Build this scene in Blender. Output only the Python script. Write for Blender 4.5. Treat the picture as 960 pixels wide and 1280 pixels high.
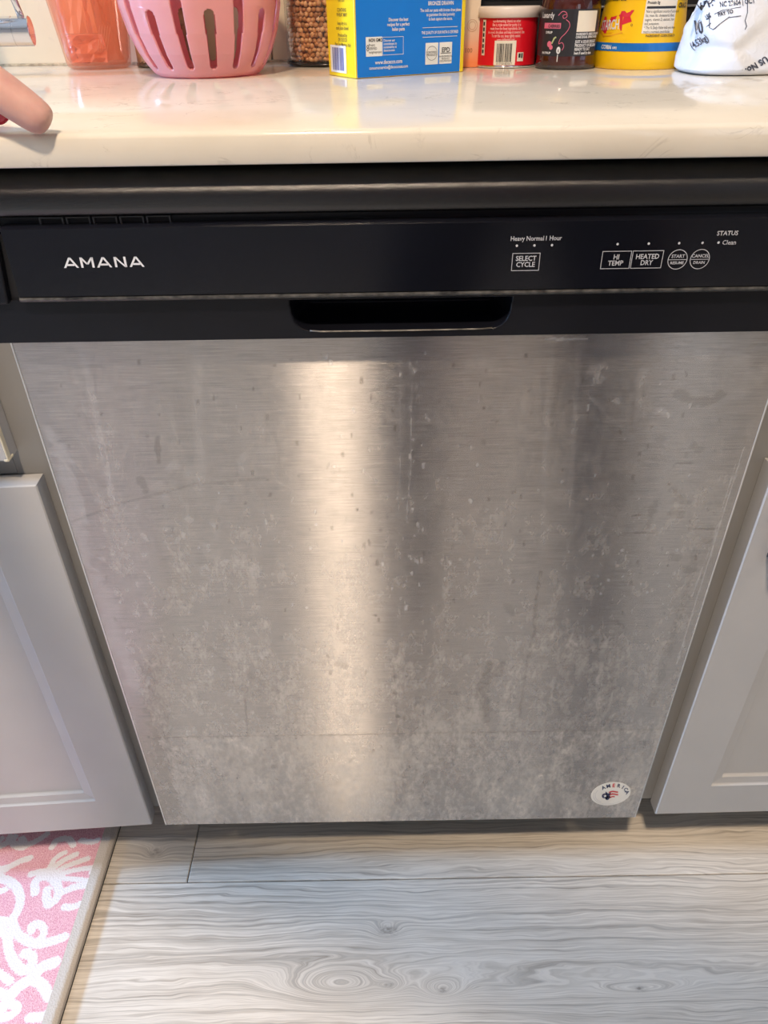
import bpy, bmesh, math, random
import numpy as np
from mathutils import Vector, Matrix
from mathutils.bvhtree import BVHTree
R_ = random.Random(7)
PI = math.pi
S = bpy.context.scene
COL = S.collection
for o in list(bpy.data.objects):
    bpy.data.objects.remove(o)

# ------------------------------------------------------------------ camera
CAM = Vector((-0.0155, -0.5427, 0.9828))
F = 915.0
cx_, cy_ = 480.0, 640.0
RIGHT = Vector((0.9999, -0.0158, 0.0005)); 
Rrow = [[0.99989, -0.00946, -0.01256], [-0.01575, -0.57545, -0.81769], [0.0005, 0.8178, -0.5755]]
# camera axes in world space: right, down, forward
def _basis():
    D = Vector((20., 1300., F)).normalized()
    X = Vector((1, -.0165, 0)); X = (X - D * X.dot(D)).normalized()
    Z = -D; Y = Z.cross(X)
    r = Vector((X.x, Y.x, Z.x)); d = Vector((X.y, Y.y, Z.y)); f = Vector((X.z, Y.z, Z.z))
    return r, d, f
cr, cd, cf = _basis()
cam_d = bpy.data.cameras.new('camera'); cam = bpy.data.objects.new('camera', cam_d); COL.objects.link(cam)
m = Matrix((cr, -cd, -cf)).transposed().to_4x4(); m.translation = CAM
cam.matrix_world = m
cam_d.sensor_fit = 'VERTICAL'; cam_d.sensor_height = 24.0; cam_d.lens = 24.0 * F / 1280.0
cam_d.clip_start = 0.01
S.camera = cam

def ray(px, py):
    return cr * ((px - cx_) / F) + cd * ((py - cy_) / F) + cf
def onY(px, py, Y=0.0):          # photograph position -> point on a plane of the room (used to survey real sizes)
    v = ray(px, py); return CAM + v * ((Y - CAM.y) / v.y)
def onZ(px, py, Z=0.0):
    v = ray(px, py); return CAM + v * ((Z - CAM.z) / v.z)

# ------------------------------------------------------------------ world, exposure, lights
W = bpy.data.worlds.new('world'); S.world = W; W.use_nodes = True
W.node_tree.nodes['Background'].inputs[0].default_value = (0.80, 0.88, 1.0, 1)
W.node_tree.nodes['Background'].inputs[1].default_value = 0.15
S.view_settings.view_transform = 'Standard'; S.view_settings.look = 'None'
S.view_settings.gamma = 1.0; S.view_settings.use_curve_mapping = False
S.view_settings.exposure = 0.72

def area(name, loc, target, size, energy, color, size_y=None, disk=False):
    l = bpy.data.lights.new(name, 'AREA'); o = bpy.data.objects.new(name, l); COL.objects.link(o)
    o.location = loc; l.energy = energy; l.color = color
    l.shape = 'DISK' if disk else ('RECTANGLE' if size_y else 'SQUARE')
    l.size = size
    if size_y: l.size_y = size_y
    o.rotation_euler = (Vector(target) - Vector(loc)).to_track_quat('-Z', 'Y').to_euler()
    return o
WARM = (1.0, 0.80, 0.60); COOL = (0.35, 0.60, 1.0)
CEIL = 2.45
CANS_AND_FILL = [(-0.185, -1.0, 26.0, 'above the middle of the floor in front of the dishwasher'), (-1.75, -1.0, 5.0, 'added as fill on the left side of the ceiling'), (1.55, -1.0, 5.0, 'added as fill on the right side of the ceiling')]  # left and right cans are added fill that lightens the room
for i, (x, y, e, where) in enumerate(CANS_AND_FILL):
    area('can_or_fill_lamp', (x, y, CEIL - .012), (x, y, 0), .15, e, WARM, disk=True)
# daylight through the side window (wall_left); fill lamp added at an unseen rear window
area('window_daylight', (-3.12, -0.20, 1.45), (0.0, -0.15, 0.1), .30, 80.0, COOL, size_y=.34)
area('rear_fill_light', (1.2, -3.30, 1.45), (0.2, 0, .9), 1.2, 5.0, (.78, .87, 1.0), size_y=1.1)

# ------------------------------------------------------------------ helpers
def link(o):
    COL.objects.link(o); return o
def tag(o, label=None, cat=None, group=None, kind=None):
    if label: o['label'] = label
    if cat: o['category'] = cat
    if group: o['group'] = group
    if kind: o['kind'] = kind
    return o
def empty(name, loc, label, cat, group=None, rz=0):
    o = bpy.data.objects.new(name, None); link(o); o.location = loc; o.rotation_euler = (0, 0, rz)
    o.empty_display_size = .02
    return tag(o, label, cat, group)
def mesh_obj(name, verts, faces, mat, parent=None, smooth=False):
    me = bpy.data.meshes.new(name); me.from_pydata([tuple(v) for v in verts], [], faces); me.update()
    o = bpy.data.objects.new(name, me); link(o)
    if mat is not None: me.materials.append(mat)
    if smooth: me.polygons.foreach_set('use_smooth', [True] * len(me.polygons))
    if parent is not None: put(o, parent)
    return o
def put(o, parent):
    # geometry is written in world space: keep it in place under its parent
    bpy.context.view_layer.update()
    o.parent = parent
    M = Matrix.Identity(4); p = parent
    chain = []
    while p is not None:
        chain.append(p); p = p.parent
    for p in reversed(chain):
        M = M @ (p.matrix_parent_inverse @ p.matrix_basis)
    o.matrix_parent_inverse = M.inverted()
class MB:
    def __init__(s): s.v = []; s.f = []
    def add(s, v, f):
        n = len(s.v); s.v += [tuple(a) for a in v]; s.f += [[i + n for i in q] for q in f]
    def box(s, a, b):
        (x0, y0, z0), (x1, y1, z1) = a, b
        s.add([(x0,y0,z0),(x1,y0,z0),(x1,y1,z0),(x0,y1,z0),(x0,y0,z1),(x1,y0,z1),(x1,y1,z1),(x0,y1,z1)],
              [[0,3,2,1],[4,5,6,7],[0,1,5,4],[1,2,6,5],[2,3,7,6],[3,0,4,7]])
    def lathe(s, prof, c=(0,0,0), n=48, axis='Z', caps=True):
        vs = []; fs = []
        for (r, h) in prof:
            for k in range(n):
                a = 2*PI*k/n
                p = (r*math.cos(a), r*math.sin(a), h) if axis == 'Z' else ((h, r*math.cos(a), r*math.sin(a)) if axis == 'X' else (r*math.cos(a), h, -r*math.sin(a)))
                vs.append((p[0]+c[0], p[1]+c[1], p[2]+c[2]))
        m = len(prof)
        for j in range(m-1):
            for k in range(n):
                k2 = (k+1) % n
                fs.append([j*n+k, j*n+k2, (j+1)*n+k2, (j+1)*n+k])
        if caps:
            fs.append([k for k in reversed(range(n))]); fs.append([(m-1)*n+k for k in range(n)])
        s.add(vs, fs)
    def tube(s, pts, rad, n=12):
        pts = [Vector(p) for p in pts]
        if not hasattr(rad, '__len__'): rad = [rad]*len(pts)
        vs = []; fs = []
        for i, p in enumerate(pts):
            t = (pts[min(i+1, len(pts)-1)] - pts[max(i-1, 0)]).normalized()
            u = t.orthogonal().normalized() if i == 0 else (u - t*u.dot(t)).normalized()
            w = t.cross(u)
            for k in range(n):
                a = 2*PI*k/n; vs.append(p + (u*math.cos(a) + w*math.sin(a))*rad[i])
        for j in range(len(pts)-1):
            for k in range(n):
                k2 = (k+1) % n; fs.append([j*n+k, j*n+k2, (j+1)*n+k2, (j+1)*n+k])
        fs.append([k for k in reversed(range(n))]); fs.append([(len(pts)-1)*n+k for k in range(n)])
        s.add(vs, fs)
    def build(s, name, mat, parent=None, smooth=False, bevel=0, seg=2):
        o = mesh_obj(name, s.v, s.f, mat, parent, smooth)
        if bevel:
            b = o.modifiers.new('bevel', 'BEVEL'); b.width = bevel; b.segments = seg; b.limit_method = 'ANGLE'
        return o
def autosmooth(o, ang=35):
    me = o.data; bm = bmesh.new(); bm.from_mesh(me)
    for f in bm.faces: f.smooth = True
    for e in bm.edges:
        if len(e.link_faces) == 2 and e.calc_face_angle(0) > math.radians(ang): e.smooth = False
    bm.to_mesh(me); bm.free(); return o
def fix_normals(o):
    bm = bmesh.new(); bm.from_mesh(o.data); bmesh.ops.recalc_face_normals(bm, faces=bm.faces); bm.to_mesh(o.data); bm.free(); return o

def text2d(body, size=1.0, align='LEFT', bold=0.0, spacing=1.0, line=1.0):
    c = bpy.data.curves.new('lettering', 'FONT'); c.body = body; c.size = size; c.align_x = align
    c.offset = bold; c.space_character = spacing; c.space_line = line; c.resolution_u = 2
    t = bpy.data.objects.new('lettering', c); link(t); bpy.context.view_layer.update()
    me = bpy.data.meshes.new_from_object(t.evaluated_get(bpy.context.evaluated_depsgraph_get()))
    v = [(p.co.x, p.co.y) for p in me.vertices]; f = [list(p.vertices) for p in me.polygons]
    bpy.data.objects.remove(t); bpy.data.curves.remove(c); bpy.data.meshes.remove(me)
    return v, f
class Print:
    """flat print: 2-D shapes mapped on to a surface by fn(u, v) -> point"""
    def __init__(s, fn): s.fn = fn; s.mb = MB()
    def text(s, body, u, v, size, align='LEFT', bold=0, spacing=1, line=1, sx=1.0, rot=0.0):
        vv, ff = text2d(body, size, align, bold, spacing, line)
        c, d = math.cos(rot), math.sin(rot)
        s.mb.add([s.fn(u + (a*sx)*c - b*d, v + (a*sx)*d + b*c) for a, b in vv], ff)
    def rect(s, u0, v0, u1, v1, n=1):
        for k in range(n):
            a = u0 + (u1-u0)*k/n; b = u0 + (u1-u0)*(k+1)/n
            s.mb.add([s.fn(a, v0), s.fn(b, v0), s.fn(b, v1), s.fn(a, v1)], [[0,1,2,3]])
    def frame(s, u0, v0, u1, v1, w):
        s.rect(u0, v0, u1, v0+w); s.rect(u0, v1-w, u1, v1); s.rect(u0, v0+w, u0+w, v1-w); s.rect(u1-w, v0+w, u1, v1-w)
    def ring(s, u, v, r0, r1, n=40, a0=0, a1=2*PI, sy=1.0):
        vs = []
        for k in range(n+1):
            a = a0 + (a1-a0)*k/n
            vs.append(s.fn(u + r0*math.cos(a), v + r0*math.sin(a)*sy)); vs.append(s.fn(u + r1*math.cos(a), v + r1*math.sin(a)*sy))
        s.mb.add(vs, [[2*k, 2*k+2, 2*k+3, 2*k+1] for k in range(n)])
    def disc(s, u, v, r, n=24, sy=1.0, rot=0):
        vs = [s.fn(u + r*math.cos(2*PI*k/n)*math.cos(rot) - r*sy*math.sin(2*PI*k/n)*math.sin(rot), v + r*math.cos(2*PI*k/n)*math.sin(rot) + r*sy*math.sin(2*PI*k/n)*math.cos(rot)) for k in range(n)]
        s.mb.add(vs, [list(range(n))])
    def poly(s, pts):
        s.mb.add([s.fn(a, b) for a, b in pts], [list(range(len(pts)))])
    def line(s, pts, w):
        vs = []; P = [Vector(p) for p in pts]
        for i, p in enumerate(P):
            t = (P[min(i+1, len(P)-1)] - P[max(i-1, 0)]).normalized(); nrm = Vector((-t.y, t.x))
            a = p + nrm*w/2; b = p - nrm*w/2
            vs += [s.fn(a.x, a.y), s.fn(b.x, b.y)]
        s.mb.add(vs, [[2*k, 2*k+1, 2*k+3, 2*k+2] for k in range(len(P)-1)])
    def barcode(s, u0, v0, u1, v1, seed=1, n=26):
        r = random.Random(seed); u = u0; step = (u1-u0)/n
        while u < u1 - step:
            w = step*r.choice([.3, .5, .5, .8, 1.1]); s.rect(u, v0, min(u+w, u1), v1); u += w + step*r.choice([.35, .5, .8])
    def build(s, name, mat, parent): return s.mb.build(name, mat, parent)

# ------------------------------------------------------------------ materials
def mat(name):
    m = bpy.data.materials.new(name); m.use_nodes = True
    nt = m.node_tree; return m, nt, nt.nodes['Principled BSDF']
def N(nt, typ, **kw):
    n = nt.nodes.new(typ)
    for k, v in kw.items():
        if k.startswith('i_'): n.inputs[k[2:].replace('_', ' ')].default_value = v
        else: setattr(n, k, v)
    return n
def L(nt, a, b): nt.links.new(a, b)
def ramp(nt, fac, stops):
    r = nt.nodes.new('ShaderNodeValToRGB'); e = r.color_ramp.elements
    while len(e) < len(stops): e.new(.5)
    for el, (p, c) in zip(e, stops): el.position = p; el.color = (c[0], c[1], c[2], 1) if hasattr(c, '__len__') else (c, c, c, 1)
    L(nt, fac, r.inputs[0]); return r.outputs[0]
def math_(nt, op, a, b=None, c=None, clamp=False):
    n = nt.nodes.new('ShaderNodeMath'); n.operation = op; n.use_clamp = clamp
    for i, x in enumerate((a, b, c)):
        if x is None: continue
        if isinstance(x, (int, float)): n.inputs[i].default_value = x
        else: L(nt, x, n.inputs[i])
    return n.outputs[0]
def mixc(nt, fac, a, b, blend='MIX'):
    n = nt.nodes.new('ShaderNodeMix'); n.data_type = 'RGBA'; n.blend_type = blend
    for i, x in ((0, fac), (6, a), (7, b)):
        if isinstance(x, (int, float)): n.inputs[i].default_value = x
        elif hasattr(x, '__len__'): n.inputs[i].default_value = (x[0], x[1], x[2], 1)
        else: L(nt, x, n.inputs[i])
    return n.outputs[2]
def coords(nt, scale=(1,1,1), kind='Object', loc=(0,0,0)):
    t = nt.nodes.new('ShaderNodeTexCoord'); mp = nt.nodes.new('ShaderNodeMapping')
    mp.inputs['Scale'].default_value = scale; mp.inputs['Location'].default_value = loc
    L(nt, t.outputs[kind], mp.inputs[0]); return mp.outputs[0]
def noise(nt, vec, scale, detail=3, rough=.5, dist=0):
    n = N(nt, 'ShaderNodeTexNoise'); n.inputs['Scale'].default_value = scale; n.inputs['Detail'].default_value = detail
    n.inputs['Roughness'].default_value = rough; n.inputs['Distortion'].default_value = dist
    L(nt, vec, n.inputs['Vector']); return n.outputs[0]
def bump(nt, h, bs, strength=.2, dist=.001):
    b = nt.nodes.new('ShaderNodeBump'); b.inputs['Strength'].default_value = strength; b.inputs['Distance'].default_value = dist
    L(nt, h, b.inputs['Height']); L(nt, b.outputs[0], bs.inputs['Normal'])
def simple(name, col, rough=.5, metal=0.0, var=.06, nscale=30, bmp=0.0, bscale=200, **kw):
    m, nt, b = mat(name)
    v = coords(nt)
    n = noise(nt, v, nscale, 4)
    c = ramp(nt, n, [(.3, [x*(1-var) for x in col]), (.7, [min(1, x*(1+var)) for x in col])])
    L(nt, c, b.inputs['Base Color']); b.inputs['Roughness'].default_value = rough; b.inputs['Metallic'].default_value = metal
    if bmp: bump(nt, noise(nt, v, bscale, 2), b, bmp, .0005)
    for k, x in kw.items(): b.inputs[k.replace('_', ' ')].default_value = x
    return m

M = {}
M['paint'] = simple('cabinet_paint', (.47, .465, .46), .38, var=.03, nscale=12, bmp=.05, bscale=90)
M['frame_shaded_paint'] = simple('face_frame_shaded_paint', (.25, .243, .232), .5, var=.03, nscale=12)  # cabinet paint darkened: the shade behind the doors is in the colour
M['paint_worn'] = simple('bare_cream_wood', (.74, .68, .52), .6)
M['wall'] = simple('wall_paint', (.36, .335, .31), .7, var=.02)
M['ceil'] = simple('ceiling_paint', (.55, .54, .52), .8, var=.02)
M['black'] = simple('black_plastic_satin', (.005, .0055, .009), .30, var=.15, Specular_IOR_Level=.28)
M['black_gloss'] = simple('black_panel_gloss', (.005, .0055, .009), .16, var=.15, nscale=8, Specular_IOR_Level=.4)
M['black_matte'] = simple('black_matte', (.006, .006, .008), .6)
M['black_tex'] = simple('black_textured_plastic', (.006, .0055, .006), .23, var=.1, bmp=.45, bscale=1700, Specular_IOR_Level=.7)
M['chrome'] = simple('chrome', (.80, .80, .82), .08, 1.0, var=.03)
M['print_white'] = simple('white_print', (.75, .76, .78), .5)
M['print_grey'] = simple('pale_grey_print', (.45, .46, .49), .5)
M['ink'] = simple('black_ink', (.025, .025, .03), .5)
M['bag_ink'] = simple('navy_black_ink', (.04, .045, .07), .5)
M['cloth_dark'] = simple('dark_trousers', (.012, .013, .02), .9, bmp=.2, bscale=600)
M['shirt'] = simple('grey_shirt', (.06, .055, .06), .9, bmp=.2, bscale=600)
M['hair'] = simple('brown_hair', (.05, .03, .02), .6)
M['shoe'] = simple('dark_shoe', (.04, .04, .045), .7)
M['lamp'] = None
m, nt, b = mat('lamp_diffuser'); b.inputs['Emission Color'].default_value = (1, .85, .68, 1); b.inputs['Emission Strength'].default_value = 3.0; M['lamp'] = m
m, nt, b = mat('window_glass'); b.inputs['Transmission Weight'].default_value = 1; b.inputs['Roughness'].default_value = .02; b.inputs['IOR'].default_value = 1.02; M['pane'] = m

# skin
m, nt, b = mat('skin'); v = coords(nt)
c = ramp(nt, noise(nt, v, 60, 4), [(.3, (.56, .30, .26)), (.7, (.68, .40, .34))]); L(nt, c, b.inputs['Base Color'])
b.inputs['Roughness'].default_value = .45; b.inputs['Subsurface Weight'].default_value = .25; b.inputs['Subsurface Radius'].default_value = (1, .3, .15); b.inputs['Subsurface Scale'].default_value = .006
bump(nt, noise(nt, v, 900, 3), b, .25, .0003); M['skin'] = m
M['nail'] = simple('red_nail', (.45, .008, .03), .15)

# quartz
m, nt, b = mat('quartz'); v = coords(nt)
base = ramp(nt, noise(nt, v, 9, 5), [(.3, (.70, .64, .53)), (.7, (.79, .73, .62))])
w = noise(nt, v, 14, 6, .6, 1.2)
vein = ramp(nt, math_(nt, 'ABSOLUTE', math_(nt, 'SUBTRACT', w, .5)), [(0.0, 1.0), (.012, 0.0)])
gate = ramp(nt, noise(nt, v, 30, 3), [(.50, 0.0), (.62, 1.0)])
vein = math_(nt, 'MULTIPLY', vein, gate)
col = mixc(nt, math_(nt, 'MULTIPLY', vein, .55), base, (.42, .37, .30))
L(nt, col, b.inputs['Base Color']); b.inputs['Roughness'].default_value = .16; b.inputs['Specular IOR Level'].default_value = .6
L(nt, ramp(nt, noise(nt, v, 20, 3), [(.3, .07), (.7, .13)]), b.inputs['Roughness']); M['quartz'] = m

# backsplash: cream marble-look tile
m, nt, b = mat('backsplash_tile'); v = coords(nt)
base = ramp(nt, noise(nt, v, 5, 4), [(.3, (.76, .64, .45)), (.7, (.82, .71, .52))])
w = noise(nt, v, 22, 6, .6, .8)
sp = ramp(nt, w, [(.60, 0.0), (.70, 1.0)])
L(nt, mixc(nt, math_(nt, 'MULTIPLY', sp, .35), base, (.55, .47, .38)), b.inputs['Base Color']); b.inputs['Roughness'].default_value = .25; M['tile'] = m

# brushed, stained stainless steel
m, nt, b = mat('brushed_steel'); v = coords(nt)
fine = noise(nt, coords(nt, (30, 30, 1400)), 1.0, 3, .6)
fine2 = noise(nt, coords(nt, (25, 30, 2600)), 1.0, 2, .6)
big = noise(nt, coords(nt, (1.5, 1, .45)), 20, 8, .70, .4)
mid = noise(nt, coords(nt, (1.3, 1, .7)), 110, 8, .75, .3)
gr = noise(nt, v, 420, 3, .6)
ad = N(nt, 'ShaderNodeAttribute', attribute_name='dark').outputs['Fac']
al = N(nt, 'ShaderNodeAttribute', attribute_name='light').outputs['Fac']
ag = N(nt, 'ShaderNodeAttribute', attribute_name='grime').outputs['Fac']
film = ramp(nt, math_(nt, 'ADD', math_(nt, 'MULTIPLY', big, .48), math_(nt, 'MULTIPLY', mid, .52)), [(.45, 0.0), (.58, 1.0)])
film = math_(nt, 'MULTIPLY', film, ag)
specks = math_(nt, 'MULTIPLY', ramp(nt, gr, [(.60, 0.0), (.68, 1.0)]), ramp(nt, mid, [(.5, 0.0), (.62, 1.0)]))
col = ramp(nt, fine, [(.25, (.38, .357, .335)), (.75, (.61, .575, .545))])
col = mixc(nt, math_(nt, 'MULTIPLY', film, .22), col, (.82, .77, .69))
dk = math_(nt, 'ADD', ad, math_(nt, 'MULTIPLY', specks, .35), clamp=True)
col = mixc(nt, math_(nt, 'MULTIPLY', dk, .68, clamp=True), col, (.17, .145, .12))
col = mixc(nt, math_(nt, 'MULTIPLY', al, .7, clamp=True), col, (.85, .84, .83))
L(nt, col, b.inputs['Base Color'])
b.inputs['Metallic'].default_value = .3; b.inputs['Roughness'].default_value = .55
gl_ = N(nt, 'ShaderNodeBsdfAnisotropic'); gl_.distribution = 'MULTI_GGX' if 'MULTI_GGX' in [e.identifier for e in gl_.bl_rna.properties['distribution'].enum_items] else 'GGX'
L(nt, col, gl_.inputs['Color'])
rg = math_(nt, 'ADD', .222, math_(nt, 'MULTIPLY', film, .03))
rg = math_(nt, 'ADD', rg, math_(nt, 'MULTIPLY', math_(nt, 'SUBTRACT', fine2, .5), .06))
L(nt, rg, gl_.inputs['Roughness'])
L(nt, math_(nt, 'SUBTRACT', .85, math_(nt, 'MULTIPLY', film, .05)), gl_.inputs['Anisotropy'])
cv = N(nt, 'ShaderNodeCombineXYZ'); cv.inputs[0].default_value = 1.0; L(nt, cv.outputs[0], gl_.inputs['Tangent'])
bp_ = N(nt, 'ShaderNodeBump'); bp_.inputs['Strength'].default_value = .12; bp_.inputs['Distance'].default_value = .0004; L(nt, fine2, bp_.inputs['Height']); L(nt, bp_.outputs[0], gl_.inputs['Normal'])
fd = math_(nt, 'ADD', math_(nt, 'ADD', .015, math_(nt, 'MULTIPLY', ag, .17)), math_(nt, 'ADD', math_(nt, 'MULTIPLY', film, .24), math_(nt, 'ADD', math_(nt, 'MULTIPLY', al, .40), math_(nt, 'MULTIPLY', dk, .15))), clamp=True)
ms = N(nt, 'ShaderNodeMixShader'); L(nt, fd, ms.inputs[0]); L(nt, gl_.outputs[0], ms.inputs[1]); L(nt, b.outputs[0], ms.inputs[2])
L(nt, ms.outputs[0], nt.nodes['Material Output'].inputs['Surface']); M['steel'] = m
M['steel_edge'] = simple('steel_edge', (.72, .71, .70), .3, 1.0)

# laminate oak planks: knots bend the grain; the grain runs along X
m, nt, b = mat('oak_plank'); t = N(nt, 'ShaderNodeTexCoord'); g = N(nt, 'ShaderNodeNewGeometry')
P = g.outputs['Position']; sx = N(nt, 'ShaderNodeSeparateXYZ'); L(nt, P, sx.inputs[0])
X_, Y_ = sx.outputs[0], sx.outputs[1]
oi = N(nt, 'ShaderNodeObjectInfo')
knots = [(-.078, -.142, .055, .018, .060), (.047, -.1525, .022, .012, .030), (-.018, -.146, .013, .007, .022), (.285, -.154, .05, .0075, .022), (.10, -.150, .30, .017, .018), (-.02, -.082, .018, .009, .018), (-.345, .028, .014, .008, .016), (-.62, -.30, .05, .012, .03), (.5, -.33, .06, .012, .03), (-.15, -.31, .08, .014, .04)]
field = Y_
for (kx, ky, sxx, syy, amp) in knots:
    dx = math_(nt, 'DIVIDE', math_(nt, 'SUBTRACT', X_, kx), sxx); dy = math_(nt, 'DIVIDE', math_(nt, 'SUBTRACT', Y_, ky), syy)
    r2 = math_(nt, 'ADD', math_(nt, 'MULTIPLY', dx, dx), math_(nt, 'MULTIPLY', dy, dy))
    field = math_(nt, 'ADD', field, math_(nt, 'MULTIPLY', math_(nt, 'POWER', 2.718, math_(nt, 'MULTIPLY', r2, -1.0)), amp))
field = math_(nt, 'ADD', field, math_(nt, 'MULTIPLY', oi.outputs['Random'], 3.7))
wob = noise(nt, coords(nt, (1, 1, 1), 'Object'), 1.0)
mp = N(nt, 'ShaderNodeMapping'); mp.inputs['Scale'].default_value = (3, 14, 1); L(nt, P, mp.inputs[0]); wob = noise(nt, mp.outputs[0], 1.0, 4, .55)
field = math_(nt, 'ADD', field, math_(nt, 'MULTIPLY', wob, .045))
cb = N(nt, 'ShaderNodeCombineXYZ'); L(nt, math_(nt, 'MULTIPLY', X_, 2.0), cb.inputs[0]); L(nt, math_(nt, 'MULTIPLY', field, 290.0), cb.inputs[1])
g1 = noise(nt, cb.outputs[0], 1.0, 2, .5)
cb2 = N(nt, 'ShaderNodeCombineXYZ'); L(nt, math_(nt, 'MULTIPLY', X_, 14.0), cb2.inputs[0]); L(nt, math_(nt, 'MULTIPLY', field, 700.0), cb2.inputs[1])
g2 = noise(nt, cb2.outputs[0], 1.0, 2, .6)
mp2 = N(nt, 'ShaderNodeMapping'); mp2.inputs['Scale'].default_value = (4, 9, 1); L(nt, P, mp2.inputs[0]); patch = noise(nt, mp2.outputs[0], 1.0, 3)
c1 = ramp(nt, g1, [(.34, (.15, .115, .08)), (.45, (.58, .50, .40)), (.62, (.86, .78, .66))])
c2 = mixc(nt, .45, c1, ramp(nt, g2, [(.36, (.36, .29, .21)), (.6, (.86, .78, .66))]))
c3 = mixc(nt, .3, c2, ramp(nt, patch, [(.35, (.54, .48, .40)), (.65, (.84, .79, .70))]), 'MIX')
kn = None
for (kx, ky, sxx, syy, amp) in [(-.018, -.082, .012, .006, 1), (.047, -.1525, .006, .003, 1), (-.018, -.146, .007, .003, .8), (.285, -.154, .007, .003, 1), (-.345, .028, .008, .006, .9)]:
    dx = math_(nt, 'DIVIDE', math_(nt, 'SUBTRACT', X_, kx), sxx); dy = math_(nt, 'DIVIDE', math_(nt, 'SUBTRACT', Y_, ky), syy)
    r2 = math_(nt, 'ADD', math_(nt, 'MULTIPLY', dx, dx), math_(nt, 'MULTIPLY', dy, dy))
    e = math_(nt, 'MULTIPLY', math_(nt, 'POWER', 2.718, math_(nt, 'MULTIPLY', r2, -1.0)), amp)
    kn = e if kn is None else math_(nt, 'ADD', kn, e)
mp3 = N(nt, 'ShaderNodeMapping'); mp3.inputs['Scale'].default_value = (150, 260, 1); L(nt, P, mp3.inputs[0])
kn = math_(nt, 'MULTIPLY', kn, ramp(nt, noise(nt, mp3.outputs[0], 1.0, 3), [(.35, .2), (.6, 1.0)]))
c4 = mixc(nt, math_(nt, 'MULTIPLY', kn, .75, clamp=True), c3, (.13, .10, .075))
hs = N(nt, 'ShaderNodeHueSaturation'); hs.inputs['Saturation'].default_value = .9
L(nt, math_(nt, 'ADD', .97, math_(nt, 'MULTIPLY', oi.outputs['Random'], .12)), hs.inputs['Value']); L(nt, c4, hs.inputs['Color'])
L(nt, hs.outputs[0], b.inputs['Base Color']); b.inputs['Roughness'].default_value = .42
bump(nt, g2, b, .25, .0006); M['plank'] = m
M['gap'] = simple('dark_joint', (.03, .025, .02), .9)

# mat print: signed distance of the scrolls is stored on the mesh, thresholded here
m, nt, b = mat('damask_print'); v = coords(nt)
sd = N(nt, 'ShaderNodeAttribute', attribute_name='scroll').outputs['Fac']
bd = N(nt, 'ShaderNodeAttribute', attribute_name='border').outputs['Fac']
jit = math_(nt, 'MULTIPLY', math_(nt, 'SUBTRACT', noise(nt, v, 700, 3), .5), .0065)
ink = ramp(nt, math_(nt, 'MULTIPLY', math_(nt, 'ADD', sd, jit), 100.0), [(.0, 1.0), (.09, 0.0)])
pk = ramp(nt, noise(nt, v, 900, 3), [(.35, (.68, .26, .34)), (.62, (.90, .58, .62))])
wh = (.84, .80, .80)
cc = mixc(nt, ink, pk, wh)
bc = ramp(nt, math_(nt, 'MULTIPLY', bd, 100.0), [(.0, 1.0), (.06, 0.0)])
cc = mixc(nt, bc, cc, (.60, .545, .48))
L(nt, cc, b.inputs['Base Color']); b.inputs['Roughness'].default_value = .5
vo = N(nt, 'ShaderNodeTexVoronoi'); vo.inputs['Scale'].default_value = 420; L(nt, v, vo.inputs['Vector'])
bump(nt, vo.outputs['Distance'], b, .5, .0008); M['mat'] = m
M['mat_edge'] = simple('mat_edge', (.58, .53, .47), .6)

# ------------------------------------------------------------------ room shell
X0, X1, YB, YF = -3.2, 2.6, .60, -3.4
fl = MB(); fl.box((X0, YF, -.05), (X1, YB, -.009)); floor = fl.build('floor', M['gap']); tag(floor, kind='structure')
PW = .193
rows = []
y = -.015
edges = [y]
while edges[-1] < YB: edges.append(min(edges[-1] + PW, YB))
lo = [-.015]
while lo[-1] > YF: lo.append(max(lo[-1] - PW, YF))
edges = sorted(set(edges + lo))
for i in range(len(edges)-1):
    a, c = edges[i], edges[i+1]
    if abs(a + .015) < 1e-6: xs = [X0, -1.51, -.291, .93, 2.15, X1]
    elif abs(c + .015) < 1e-6: xs = [X0, -2.0, -.78, .72, 1.94, X1]
    else:
        s = R_.uniform(.1, 1.1); xs = [X0]
        while xs[-1] + s < X1: xs.append(xs[-1] + s); s = 1.22
        xs.append(X1)
    for p, q in zip(xs[:-1], xs[1:]):
        g_ = .0006; e_ = .0012
        x0, x1, y0, y1 = p+g_, q-g_, a+g_, c-g_
        if x1 - x0 < .02: continue
        mb = MB()
        mb.add([(x0,y0,-.009),(x1,y0,-.009),(x1,y1,-.009),(x0,y1,-.009),(x0,y0,-e_),(x1,y0,-e_),(x1,y1,-e_),(x0,y1,-e_),(x0+e_,y0+e_,0),(x1-e_,y0+e_,0),(x1-e_,y1-e_,0),(x0+e_,y1-e_,0)],
               [[0,3,2,1],[0,1,5,4],[1,2,6,5],[2,3,7,6],[3,0,4,7],[4,5,9,8],[5,6,10,9],[6,7,11,10],[7,4,8,11],[8,9,10,11]])
        mb.build('plank', M['plank'], floor)
def slab(name, a, b_, mt):
    mb = MB(); mb.box(a, b_); return tag(mb.build(name, mt), kind='structure')
slab('ceiling', (X0, YF, CEIL), (X1, YB, CEIL+.05), M['ceil'])
slab('wall_back', (X0, YB, 0), (X1, YB+.1, CEIL), M['wall'])
slab('wall_right', (X1, YF, 0), (X1+.1, YB, CEIL), M['wall'])
def wall_with_hole(name, axis, at, lo, hi, h0, h1, z0, z1, th):
    mb = MB()
    for (a, c, z, zz) in ((lo, h0, 0, CEIL), (h1, hi, 0, CEIL), (h0, h1, 0, z0), (h0, h1, z1, CEIL)):
        if axis == 'X': mb.box((at-th, a, z), (at, c, zz))
        else: mb.box((a, at-th, z), (c, at, zz))
    return tag(mb.build(name, M['wall']), kind='structure')
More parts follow.
